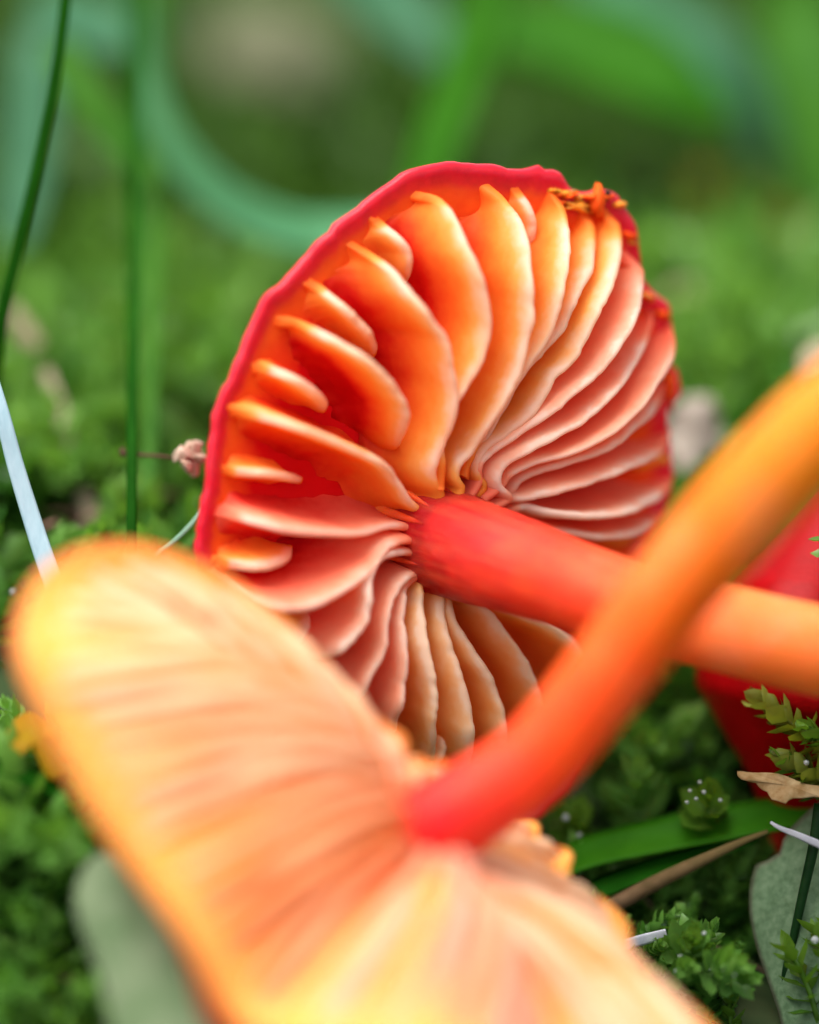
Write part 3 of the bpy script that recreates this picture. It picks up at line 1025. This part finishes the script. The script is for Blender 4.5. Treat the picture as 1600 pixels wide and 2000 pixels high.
blade(GB, 'teal blurred blade at the very top behind the tan litter', 'grass blade', [(640, -100, -9), (720, -30, -9), (800, 40, -8.8), (870, 120, -8.5)], [120, 150, 130, 60], M_BLADE_TEAL, up=camvec(0, .6, .8))
blade(GB, 'teal blurred blade in the top left behind the upright pair', 'grass blade', [(60, 20, -7), (140, 40, -7), (220, 70, -7), (330, 60, -7)], [100, 140, 140, 80], M_BLADE_TEAL, up=camvec(0, .6, .8))
blade(GB, 'broad soft green blade crossing above the brown twig', 'grass blade', [(1040, 1720, -.6), (1150, 1672, -.65), (1290, 1640, -.7), (1420, 1615, -.75), (1560, 1592, -.8), (1720, 1560, -.9)], [80, 95, 104, 104, 96, 90], M_BLADE_BRIGHT, up=camvec(-.1, .75, .6))
blade(GB, 'dark green blade tucked beneath the broad soft blade', 'grass blade', [(1060, 1790, -.5), (1180, 1735, -.55), (1290, 1695, -.6), (1400, 1662, -.65), (1480, 1640, -.7)], [40, 56, 56, 44, 20], M_BLADE_DARK, up=camvec(-.1, .7, .7))
rod('twig', 'thin brown twig in sharp focus tapering up to the right', 'twig', [(1120, 1815, .5), (1200, 1770, .45), (1290, 1722, .4), (1380, 1678, .36), (1450, 1645, .34), (1500, 1625, .32)], [30, 30, 29, 25, 17, 8], M_TWIG, wob=.09, seed=4)
blade('straw', 'thin pale splinter of straw lying on the grey green leaf', 'straw', [(1505, 1606, .12), (1525, 1618, .15), (1560, 1632, .15), (1625, 1660, .15)], [6, 12, 15, 16], M_STRAW_WHITE)
blade('straw', 'short whitish straw stuck beside the curled moss shoot', 'straw', [(1170, 1862, .2), (1215, 1848, .1), (1250, 1837, .05), (1300, 1824, -.1)], [20, 22, 22, 20], M_STRAW_WHITE)
blade(GB, 'dark green blade under the left edge of the pale mushroom', 'grass blade', [(-60, 1490, 1.0), (20, 1510, 1.0), (90, 1535, 1.0), (150, 1575, 1.05), (220, 1640, 1.1)], [50, 56, 54, 46, 20], M_BLADE_DARK, up=camvec(.2, .75, .6))
blade(GB, 'mid green blade slanting down in the lower left corner', 'grass blade', [(-20, 1560, .9), (40, 1600, .95), (90, 1660, 1), (130, 1730, 1), (150, 1800, 1)], [40, 46, 46, 36, 14], M_BLADE, up=camvec(.3, .6, .7))
rod('stick', 'dark olive stick poking in at the lower left edge', 'stick', [(-60, 1780, 1), (20, 1797, 1), (80, 1812, 1), (125, 1825, 1)], [44, 44, 40, 30], M_STICK, seed=6)
rod('stick', 'pinkish brown stick at the lower left, below the olive one', 'stick', [(-60, 1885, .9), (10, 1907, .9), (70, 1935, .9), (125, 1962, .9)], [26, 30, 28, 14], M_STICK_PINK, seed=7)


# ------------------------------------------------------------------ leaves and litter
def leaf_plate(name, label, cat, outline, z, m, normal=None, thick=.03, dome=.12, seed=0, group=None, parent=None, wav=.04):
    """A leaf or flake with a free outline (photo pixels), curved, with real thickness."""
    o2 = spline(np.array(outline, float), 48, closed=True)
    cx, cy = o2.mean(0)
    normal = -F_ if normal is None else normal
    r_ = np.random.default_rng(seed)
    ph = r_.uniform(0, 6.28, 4)
    c0 = P(cx, cy, z)
    # leaf plane through the centre
    def on_plane(x, y):
        s0 = P(x, y, z)
        camp = -D * F_
        d = s0 - camp
        t = ((c0 - camp) @ normal) / (d @ normal)
        return camp + d * t
    rr = [0.0, .25, .5, .75, .93, 1.0]
    top, bot, ca = [], [], []
    for r in rr[1:]:
        q = np.array([on_plane(cx + (x - cx) * r, cy + (y - cy) * r) for x, y in o2])
        ang = np.linspace(0, 2 * np.pi, 48, endpoint=False)
        bump_ = dome * (1 - r * r) + wav * r * (np.sin(2 * ang + ph[0]) + .5 * np.sin(5 * ang + ph[1]))
        q = q + normal * bump_[:, None]
        th = thick * (1 - .7 * r ** 3)
        top.append(q + normal * th / 2)
        bot.append(q - normal * th / 2)
        ca.append(np.full(48, r))
    ct = c0 + normal * (dome + thick / 2)
    cb = c0 + normal * (dome - thick / 2)
    nrr = len(top)
    V = np.vstack([np.concatenate(top), np.concatenate(bot), ct[None], cb[None]])
    cc = np.concatenate(ca + ca + [np.zeros(2)])
    f = grid_faces(nrr, 48, wrap_v=True).tolist()
    f += [q[::-1] for q in grid_faces(nrr, 48, wrap_v=True, off=nrr * 48).tolist()]
    iT, iB = 2 * nrr * 48, 2 * nrr * 48 + 1
    for i in range(48):
        j = (i + 1) % 48
        f.append([iT, i, j])
        f.append([iB, nrr * 48 + j, nrr * 48 + i])
        a, b_ = (nrr - 1) * 48 + i, (nrr - 1) * 48 + j
        f.append([a, nrr * 48 + a, nrr * 48 + b_, b_])
    o = mesh_obj(name, V, f, m, parent, {'c': cc, 's': np.zeros(len(V))})
    if parent is None:
        recentre(o)
        tag(o, label, cat, group)
    return o


broad = thing('broad_leaf', 'grey green leaf with a midrib darkened for its shadow and a bitten purple edge, lower right', 'leaf', P(1540, 1980, -.1))
leaf_plate('blade', None, None, [(1478, 1690), (1466, 1735), (1466, 1790), (1478, 1850), (1500, 1915), (1520, 1975), (1545, 2060), (1600, 2080), (1690, 1900), (1720, 1700), (1690, 1560), (1620, 1555), (1560, 1600), (1530, 1640), (1526, 1662), (1512, 1674), (1498, 1682)], -.15, M_LEAF, camvec(-.35, .25, .9), .035, .1, 3, parent=broad, wav=.015)
c = spline(np.array([P(x, y, zz) for x, y, zz in [(1602, 1570, .02), (1590, 1650, .02), (1570, 1740, -.02), (1548, 1840, -.08), (1534, 1900, -.1), (1526, 1960, -.12)]]), 24)
V, f, s = tube(c, np.linspace(.055, .03, 24), 10)
mesh_obj('midrib', V, f, M_RIB, broad, {'s': s, 'c': np.zeros(len(V))})

leaf_plate('bark_flake', 'torn tan flake of dead grass resting against the dark red cap', 'flake', [(1440, 1506), (1475, 1510), (1530, 1516), (1580, 1532), (1640, 1540), (1640, 1566), (1592, 1558), (1572, 1560), (1545, 1562), (1536, 1572), (1520, 1566), (1505, 1560), (1500, 1546), (1484, 1538), (1478, 1528), (1448, 1522)], .05, M_FLAKE, camvec(-.1, .5, .85), .03, .02, 4, wav=.02)
leaf_plate('withered_leaf', 'blurred yellow leaf fragment showing under the left edge of the pale mushroom', 'leaf', [(20, 1410), (60, 1395), (110, 1440), (130, 1500), (100, 1520), (60, 1470), (30, 1490), (10, 1450)], .9, M_YELLOW, camvec(.2, .6, .75), .03, .08, 5)
leaf_plate('broad_leaf', 'soft sage green leaf blurred beneath the pale mushroom at the bottom left', 'leaf', [(170, 1690), (215, 1665), (290, 1750), (400, 1880), (470, 1980), (470, 2120), (330, 2160), (240, 2080), (200, 1920), (150, 1780)], 3.0, M_LEAF_SAGE, camvec(-.25, .55, .8), .05, .2, 6)
leaf_plate('dead_leaf', 'blurred grey tan dead leaf high up behind the teal blade', 'leaf', [(400, 60), (480, 0), (600, 20), (680, 90), (720, 170), (640, 200), (520, 170), (430, 150)], -13, M_LITTER, camvec(0, .6, .8), .1, .2, 7)
leaf_plate('dead_leaf', 'blurred olive brown dead leaf right of the top of the red cap', 'leaf', [(1180, 350), (1290, 320), (1420, 350), (1520, 410), (1600, 470), (1520, 540), (1400, 490), (1270, 440)], -9, M_LITTER_OLIVE, camvec(0, .6, .8), .08, .2, 8)
leaf_plate('dead_leaf', 'small blurred pinkish tan leaf scrap right of the gills', 'leaf', [(1300, 570), (1345, 560), (1385, 590), (1380, 640), (1340, 655), (1305, 625)], -5.5, M_LITTER_PINK, camvec(0, .5, .85), .04, .02, 9)
leaf_plate('dead_leaf', 'blurred off white leaf scrap between the gills and the orange stem', 'leaf', [(1310, 800), (1350, 780), (1395, 800), (1420, 850), (1380, 890), (1340, 930), (1308, 900), (1300, 850)], -3.2, M_HUSK_WHITE, camvec(.1, .4, .9), .05, .02, 10, wav=.12)
leaf_plate('dead_leaf', 'pale cream scrap just above the orange stem at the right edge', 'leaf', [(1560, 700), (1600, 670), (1660, 660), (1680, 720), (1620, 745), (1570, 740)], -2.6, M_LITTER_PINK, camvec(0, .6, .8), .05, .03, 11)
leaf_plate('dead_leaf', 'blurred pinkish streak of dead leaf at the left edge above the moss', 'leaf', [(20, 600), (45, 610), (75, 650), (80, 680), (55, 680), (25, 640)], -3.6, M_LITTER_PINK, camvec(0, .5, .85), .04, .05, 12)
leaf_plate('dead_leaf', 'greyish brown leaf scrap behind the left rim of the red cap', 'leaf', [(330, 750), (380, 740), (430, 770), (440, 810), (400, 820), (350, 800)], -4, M_LITTER, camvec(0, .5, .85), .05, .08, 13)


# withered flower bud on a thread, by the left of the cap
bud = thing('withered_bud', 'small beige withered bud on a thin brown thread touching the left rim', 'seed bud', P(372, 930, -.7))
def blob(name, px, py, z, rx, ry, rz, m, parent, seed, amp=.22, n=16):
    r_ = np.random.default_rng(seed)
    th = np.linspace(0, np.pi, n)
    ph = np.linspace(0, 2 * np.pi, 2 * n, endpoint=False)
    T, H = np.meshgrid(th, ph, indexing='ij')
    d = np.stack([np.sin(T) * np.cos(H), np.sin(T) * np.sin(H), np.cos(T)], -1)
    k = r_.normal(size=(6, 3)) * 2.2
    o_ = r_.uniform(0, 6.28, 6)
    rr = 1 + amp * sum(np.sin(d @ k[i] + o_[i]) for i in range(6)) / 2.4
    V = P(px, py, z) + (d * rr[..., None] * np.array([rx, ry, rz])).reshape(-1, 3)
    return mesh_obj(name, V, grid_faces(n, 2 * n, wrap_v=True), m, parent, {'s': np.zeros(len(V)), 'c': np.zeros(len(V))})


for k, (dx, dy, a, l) in enumerate([(0, 0, .3, 34), (6, -16, -.6, 30), (-14, -4, -.2, 28), (2, 18, .9, 28), (18, 2, .1, 26), (-6, 14, 1.4, 24)]):
    ca_, sa_ = math.cos(a), math.sin(a)
    ol = []
    for t in np.linspace(0, 2 * np.pi, 9, endpoint=False):
        x, y = math.cos(t) * l * .8, math.sin(t) * l * .42
        ol.append((372 + dx + x * ca_ - y * sa_, 893 + dy + x * sa_ + y * ca_))
    leaf_plate('husk_scale', None, None, ol, -.62 + .05 * (k % 3), M_HUSK, camvec(.3 * math.cos(k * 2), .4 + .3 * math.sin(k), .8), .03, .08, 40 + k, parent=bud, wav=.03)
blob('husk_core', 372, 896, -.75, .11, .1, .11, M_HUSK, bud, 5)
c = spline(np.array([P(240, 886, -.75), P(280, 889, -.7), P(320, 892, -.66), P(352, 899, -.7)]), 16)
V, f, s = tube(c, .016, 8)
mesh_obj('thread', V, f, M_THREAD, bud, {'s': s, 'c': np.zeros(len(V))})
blob('thread_knob', 240, 884, -.76, .03, .03, .045, M_THREAD, bud, 8, .1, 8)

# tiny black bead on the red margin
bead = thing('black_speck', 'tiny black bead standing on the top right rim of the red cap', 'speck', P(1187, 388, -.1))
pp = on_cap(1187, 384, .1)
zz = float(PX(pp)[2])
blob('bead', 1187, 378, zz, .026, .026, .026, M_BLACK, bead, 3, .08, 10)
c = np.array([P(1187, 381, zz), P(1187, 386, zz), P(1186, 394, zz)])
V, f, s = tube(c, .010, 6)
mesh_obj('stalk', V, f, M_BLACK, bead, {'s': s, 'c': np.zeros(len(V))})


# ------------------------------------------------------------------ moss
def leaflet(L, W, cup):
    """one cupped pointed moss leaf, base at the origin, along +x, upper face +z; closed thin solid."""
    top = np.array([[0, 0, 0], [.35 * L, W / 2, cup], [.35 * L, 0, 0], [.35 * L, -W / 2, cup], [.72 * L, W * .36, cup * .9], [.72 * L, 0, .02 * L], [.72 * L, -W * .36, cup * .9], [L, 0, .14 * L]])
    f = [[0, 2, 1], [0, 3, 2], [1, 2, 5, 4], [2, 3, 6, 5], [4, 5, 7], [5, 6, 7]]
    tri = []
    for q in f:
        tri.append(q[:3])
        if len(q) == 4:
            tri.append([q[0], q[2], q[3]])
    return top, np.array(tri)


def moss_shoot_geo(r_, length, nleaf, L, W, bend):
    """local shoot along +z: returns list of (V, F, v) with stem first."""
    pts = []
    az = r_.uniform(0, 6.28)
    for k in range(8):
        q = k / 7
        pts.append([bend * q * q * math.cos(az) * length, bend * q * q * math.sin(az) * length, length * q * (1 - .25 * bend * q)])
    pts = np.array(pts)
    stem = pts
    leaves = []
    for k in range(nleaf):
        q = (k + .5) / nleaf
        i = q * 7
        i0 = int(min(i, 6))
        base = pts[i0] + (pts[i0 + 1] - pts[i0]) * (i - i0)
        t = nrm(pts[i0 + 1] - pts[i0])
        a = k * 2.399 + r_.normal() * .2
        x = nrm(np.cross(t, [0.3, .9, .1]))
        y = np.cross(t, x)
        out = x * math.cos(a) + y * math.sin(a)
        el = math.radians(12 + 55 * q ** 1.5 + r_.normal() * 9)
        d = nrm(out * math.cos(el) + t * math.sin(el))
        up = nrm(t * math.cos(el) - out * math.sin(el))
        sd_ = np.cross(up, d)
        sz = (1.0 - .35 * abs(q - .55)) * r_.uniform(.85, 1.15) * (1 if q < .93 else .7)
        V, F = leaflet(L * sz, W * sz, W * .22)
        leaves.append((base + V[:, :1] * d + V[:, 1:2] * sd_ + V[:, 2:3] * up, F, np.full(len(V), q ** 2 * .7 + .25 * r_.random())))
    return stem, leaves


def join(parts):
    Vs, Fs, vs, o = [], [], [], 0
    for V, F, v in parts:
        Vs.append(V)
        Fs.append(F + o)
        vs.append(v)
        o += len(V)
    return np.vstack(Vs), np.vstack(Fs), np.concatenate(vs)


variants = []
for k in range(10):
    r_ = np.random.default_rng(70 + k)
    st, lv = moss_shoot_geo(r_, 1.0, 30, .34, .17, r_.uniform(.1, .55))
    variants.append(join(lv))
variants_fine = []
for k in range(6):
    r_ = np.random.default_rng(270 + k)
    st, lv = moss_shoot_geo(r_, 1.0, 46, .24, .15, r_.uniform(.2, .6))
    variants_fine.append(join(lv))
variants_far = []
for k in range(6):
    r_ = np.random.default_rng(170 + k)
    st, lv = moss_shoot_geo(r_, 1.0, 16, .42, .2, r_.uniform(.1, .5))
    variants_far.append(join(lv))

Vs, Fs, vs, off = [], [], [], 0
CAPPOLY = rim_px


def blocked(p):
    """Would a shoot here stand in or in front of the mushrooms, or crowd the open gaps round the sharp things?"""
    x, y, z = PX(p)
    if inside(CAPPOLY, x, y) and z > -2.9:
        return True
    if z > -1.9 and 1330 < x < 1800 and 900 < y < 1500:
        return True
    if x < 330 and 1380 < y:
        return z > 1.7
    if y < 1380 and z > (-2.3 if y < 960 else -.9):
        return True
    if 1060 < x and y < 1650 and z > -1.5:
        return True
    if 1060 < x and 1650 <= y < 1780 and z > -.8:
        return True
    if x > 1425 and y < 1980:
        return z > -.5
    if x > 1060 and y >= 1780:
        return z > .35
    return z > .9


def scatter(n, xr, yr, var, hl, seed):
    global off
    r_ = np.random.default_rng(seed)
    for _ in range(n):
        y = r_.uniform(*yr)
        x = r_.uniform(*xr)
        z = float(ground_z(x, y))
        h = r_.uniform(*hl)
        tilt = np.array([r_.normal() * .35, r_.normal() * .35 - .25, 1.0])
        t = nrm(tilt)
        tip = np.array([x, y, z]) + t * h
        if blocked(tip) or blocked(tip * .5 + np.array([x, y, z]) * .5):
            continue
        px, py, zz = PX(tip)
        if px < -260 or px > 1860 or py > 2250:
            continue
        V, F, v = var[r_.integers(len(var))]
        a = r_.uniform(0, 6.28)
        X = nrm(np.cross([math.sin(a), math.cos(a), 0], t))
        Y_ = np.cross(t, X)
        W_ = np.array([x, y, z]) + h * (V[:, :1] * X + V[:, 1:2] * Y_ + V[:, 2:3] * t)
        Vs.append(W_)
        Fs.append(F + off)
        vs.append(np.clip(v + r_.normal() * .25, 0, 1))
        off += len(W_)


scatter(1900, (-5, 5.5), (-2.6, 6), variants, (.85, 1.5), 1)
scatter(800, (-4.8, -1.6), (-5.0, 1.0), variants, (.6, 1.1), 11)
scatter(650, (1.0, 4.4), (-4.6, .8), variants_fine, (.5, .9), 12)
scatter(700, (-8, 8), (5.5, 10), variants_far, (1.0, 1.7), 2)
Vs_moss = list(Vs)
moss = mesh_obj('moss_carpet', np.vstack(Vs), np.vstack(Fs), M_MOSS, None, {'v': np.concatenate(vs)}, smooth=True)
tag(moss, 'green moss carpet covering the ground behind and below the mushrooms', 'moss', None, 'stuff')
Vs, Fs, vs, off = [], [], [], 0
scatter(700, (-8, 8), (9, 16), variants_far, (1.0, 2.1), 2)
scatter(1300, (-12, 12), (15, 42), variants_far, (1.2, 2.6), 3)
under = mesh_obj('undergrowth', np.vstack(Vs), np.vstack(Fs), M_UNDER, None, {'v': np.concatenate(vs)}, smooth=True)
tag(under, 'dark green blurred undergrowth filling the top of the picture', 'undergrowth', None, 'stuff')


# thin dead stems and dew caught in the moss, each beyond counting
lr = np.random.default_rng(314)
LV, LF, lo = [], [], 0
DV, DF, do_ = [], [], 0
allv = np.vstack(Vs_moss)
for k in range(520):
    x, y = lr.uniform(-5.5, 5.5), lr.uniform(-3.5, 7)
    p0 = np.array([x, y, float(ground_z(x, y)) + lr.uniform(.25, 1.0)])
    d_ = nrm(np.array([lr.normal(), lr.normal(), .45 * lr.normal()]))
    ln = lr.uniform(.5, 1.6)
    pts = p0 + np.linspace(0, 1, 6)[:, None] * d_ * ln + np.array([0, 0, -.25]) * (np.linspace(0, 1, 6)[:, None] ** 2)
    if any(blocked(q) for q in pts):
        continue
    V, f, s_ = tube(pts, np.linspace(.022, .010, 6) * lr.uniform(.6, 1.6), 5, .1, k)
    q4 = np.array([g for g in f if len(g) == 4])
    LV.append(V)
    LF.append(q4 + lo)
    lo += len(V)
lit = mesh_obj('leaf_litter', np.vstack(LV), np.vstack(LF), M_STICK_PINK, None, {'s': np.zeros(lo), 'c': np.zeros(lo)})
tag(lit, 'thin brown dead stems tangled through the green moss', 'litter', None, 'stuff')
tt_, pp_ = np.meshgrid(np.linspace(0, np.pi, 6), np.linspace(0, 2 * np.pi, 8, endpoint=False), indexing='ij')
ball = np.stack([np.sin(tt_) * np.cos(pp_), np.sin(tt_) * np.sin(pp_), np.cos(tt_)], -1).reshape(-1, 3)
bf = grid_faces(6, 8, wrap_v=True)
for q in allv[lr.integers(0, len(allv), 700)]:
    DV.append(q + ball * lr.uniform(.010, .028))
    DF.append(bf + do_)
    do_ += len(ball)
dew = mesh_obj('dew', np.vstack(DV), np.vstack(DF), M_WATER)
tag(dew, 'fine dew glinting on the tips of the moss', 'dew', None, 'stuff')


def moss_thing(label, base, tip, length, nleaf, L, W, bend, m, seed, group=None):
    """an individual shoot of moss with its stem and every leaf a part."""
    r_ = np.random.default_rng(seed)
    b0, t0 = P(*base), P(*tip)
    t = nrm(t0 - b0)
    X = nrm(np.cross(t, -F_))
    Y_ = np.cross(t, X)
    root = thing('moss_shoot', label, 'moss', b0, group)
    st, lv = moss_shoot_geo(r_, length, nleaf, L, W, bend)
    tr = lambda V: b0 + V[:, :1] * X + V[:, 1:2] * Y_ + V[:, 2:3] * t
    V, f, s = tube(spline(tr(st), 14), .025, 8)
    mesh_obj('stem', V, f, m, root, {'v': np.full(len(V), .2)})
    for V, F, v in lv:
        # subdivide the leaf's few faces by giving it a lower skin for thickness
        V = tr(V)
        mesh_obj('leaf', V, F, m, root, {'v': v})
    return root


moss_thing('curled bright green moss shoot arching beside the whitish straw', (1420, 1985, -.1), (1310, 1830, -.05), .95, 26, .26, .19, .5, M_MOSS_SHOOT, 5)
moss_thing('pale tipped moss shoot in front of the grey green leaf', (1600, 2010, .1), (1570, 1830, .15), .8, 18, .30, .15, .2, M_MOSS_SHOOT, 6)
moss_thing('small pale moss shoot beside the tan flake', (1600, 1560, -.2), (1530, 1450, -.15), .55, 14, .24, .13, .25, M_MOSS_SHOOT, 7)
moss_thing('yellow green moss shoot tucked under the red stem at the right edge', (1640, 1500, -.15), (1500, 1350, -.05), .95, 30, .30, .2, .2, M_MOSS_YELLOW, 8)
moss_thing('wet pale moss tip lying on the crimson cap', (1690, 1110, -.05), (1590, 1050, 0), .5, 10, .26, .15, .2, M_MOSS_SHOOT, 9)
moss_thing('big leaved yellow green moss shoot against the crimson cap above the flake', (1700, 1620, -.1), (1560, 1440, .05), 1.0, 30, .30, .2, .25, M_MOSS_YELLOW, 18)
moss_thing('fresh green moss shoot filling the corner above the tan flake at the right edge', (1720, 1520, 0), (1600, 1400, .1), .8, 26, .28, .18, .2, M_MOSS_SHOOT, 19)
moss_thing('light green moss shoot at the right edge over the grey green leaf', (1700, 1990, .25), (1600, 1800, .3), .9, 18, .34, .18, .25, M_MOSS_SHOOT, 20)
moss_thing('dark green moss shoot carrying the cluster of drops below the crimson cap', (1378, 1660, -1.1), (1368, 1530, -.5), .7, 20, .36, .32, .1, M_MOSS_SHOOT, 31)
moss_thing('blurred moss shoot by the orange stem carrying two drops', (1125, 1700, -1.5), (1118, 1585, -1.0), .6, 18, .34, .3, .1, M_MOSS_SHOOT, 32)
moss_thing('mossy shoot at the bottom right corner', (1450, 2080, .1), (1400, 1960, .1), .6, 16, .22, .14, .2, M_MOSS_SHOOT, 10)
moss_thing('dark green moss shoot low in the bottom left corner', (40, 2060, .2), (60, 1930, .3), .65, 16, .26, .14, .2, M_MOSS_SHOOT, 11)
moss_thing('wet moss shoot at the left edge under the dark blade', (-40, 1720, .1), (40, 1600, .2), .65, 16, .26, .14, .2, M_MOSS_SHOOT, 12)

# ------------------------------------------------------------------ water drops
DROPS = [(1348, 1544, -.3, .030, 'left drop of the top pair in the cluster below the dark red cap'), (1375, 1547, -.3, .034, 'largest drop of the cluster below the dark red cap, top right of it'), (1342, 1567, -.3, .030, 'lowest left drop of the cluster below the dark red cap'),
         (1360, 1560, -.28, .030, 'middle drop of the cluster below the dark red cap'), (1367, 1528, -.35, .028, 'topmost faint drop of the cluster below the dark red cap'), (1407, 1563, -.35, .032, 'lone drop just right of the cluster below the dark red cap'),
         (1105, 1597, -.85, .05, 'blurred drop on moss left of the cluster, beside the orange stem'), (1132, 1632, -.85, .04, 'blurred small drop just above the broad soft green blade'), (1389, 1826, .0, .034, 'single bright drop above the curled moss shoot'),
         (1592, 1836, .3, .06, 'big blurred drop on moss before the grey green leaf'), (1575, 1490, .2, .04, 'drop on the pale moss shoot above the tan flake')]
for k, (x, y, z, r, lab) in enumerate(DROPS):
    n = 10
    th = np.linspace(0, np.pi, n)
    ph = np.linspace(0, 2 * np.pi, 2 * n, endpoint=False)
    T, H = np.meshgrid(th, ph, indexing='ij')
    d = np.stack([np.sin(T) * np.cos(H), np.sin(T) * np.sin(H), np.cos(T) * .92], -1).reshape(-1, 3)
    o = mesh_obj('water_drop', P(x, y, z) + d * r * .6, grid_faces(n, 2 * n, wrap_v=True), M_WATER)
    recentre(o)
    tag(o, lab, 'water drop', 'water drops on the moss')
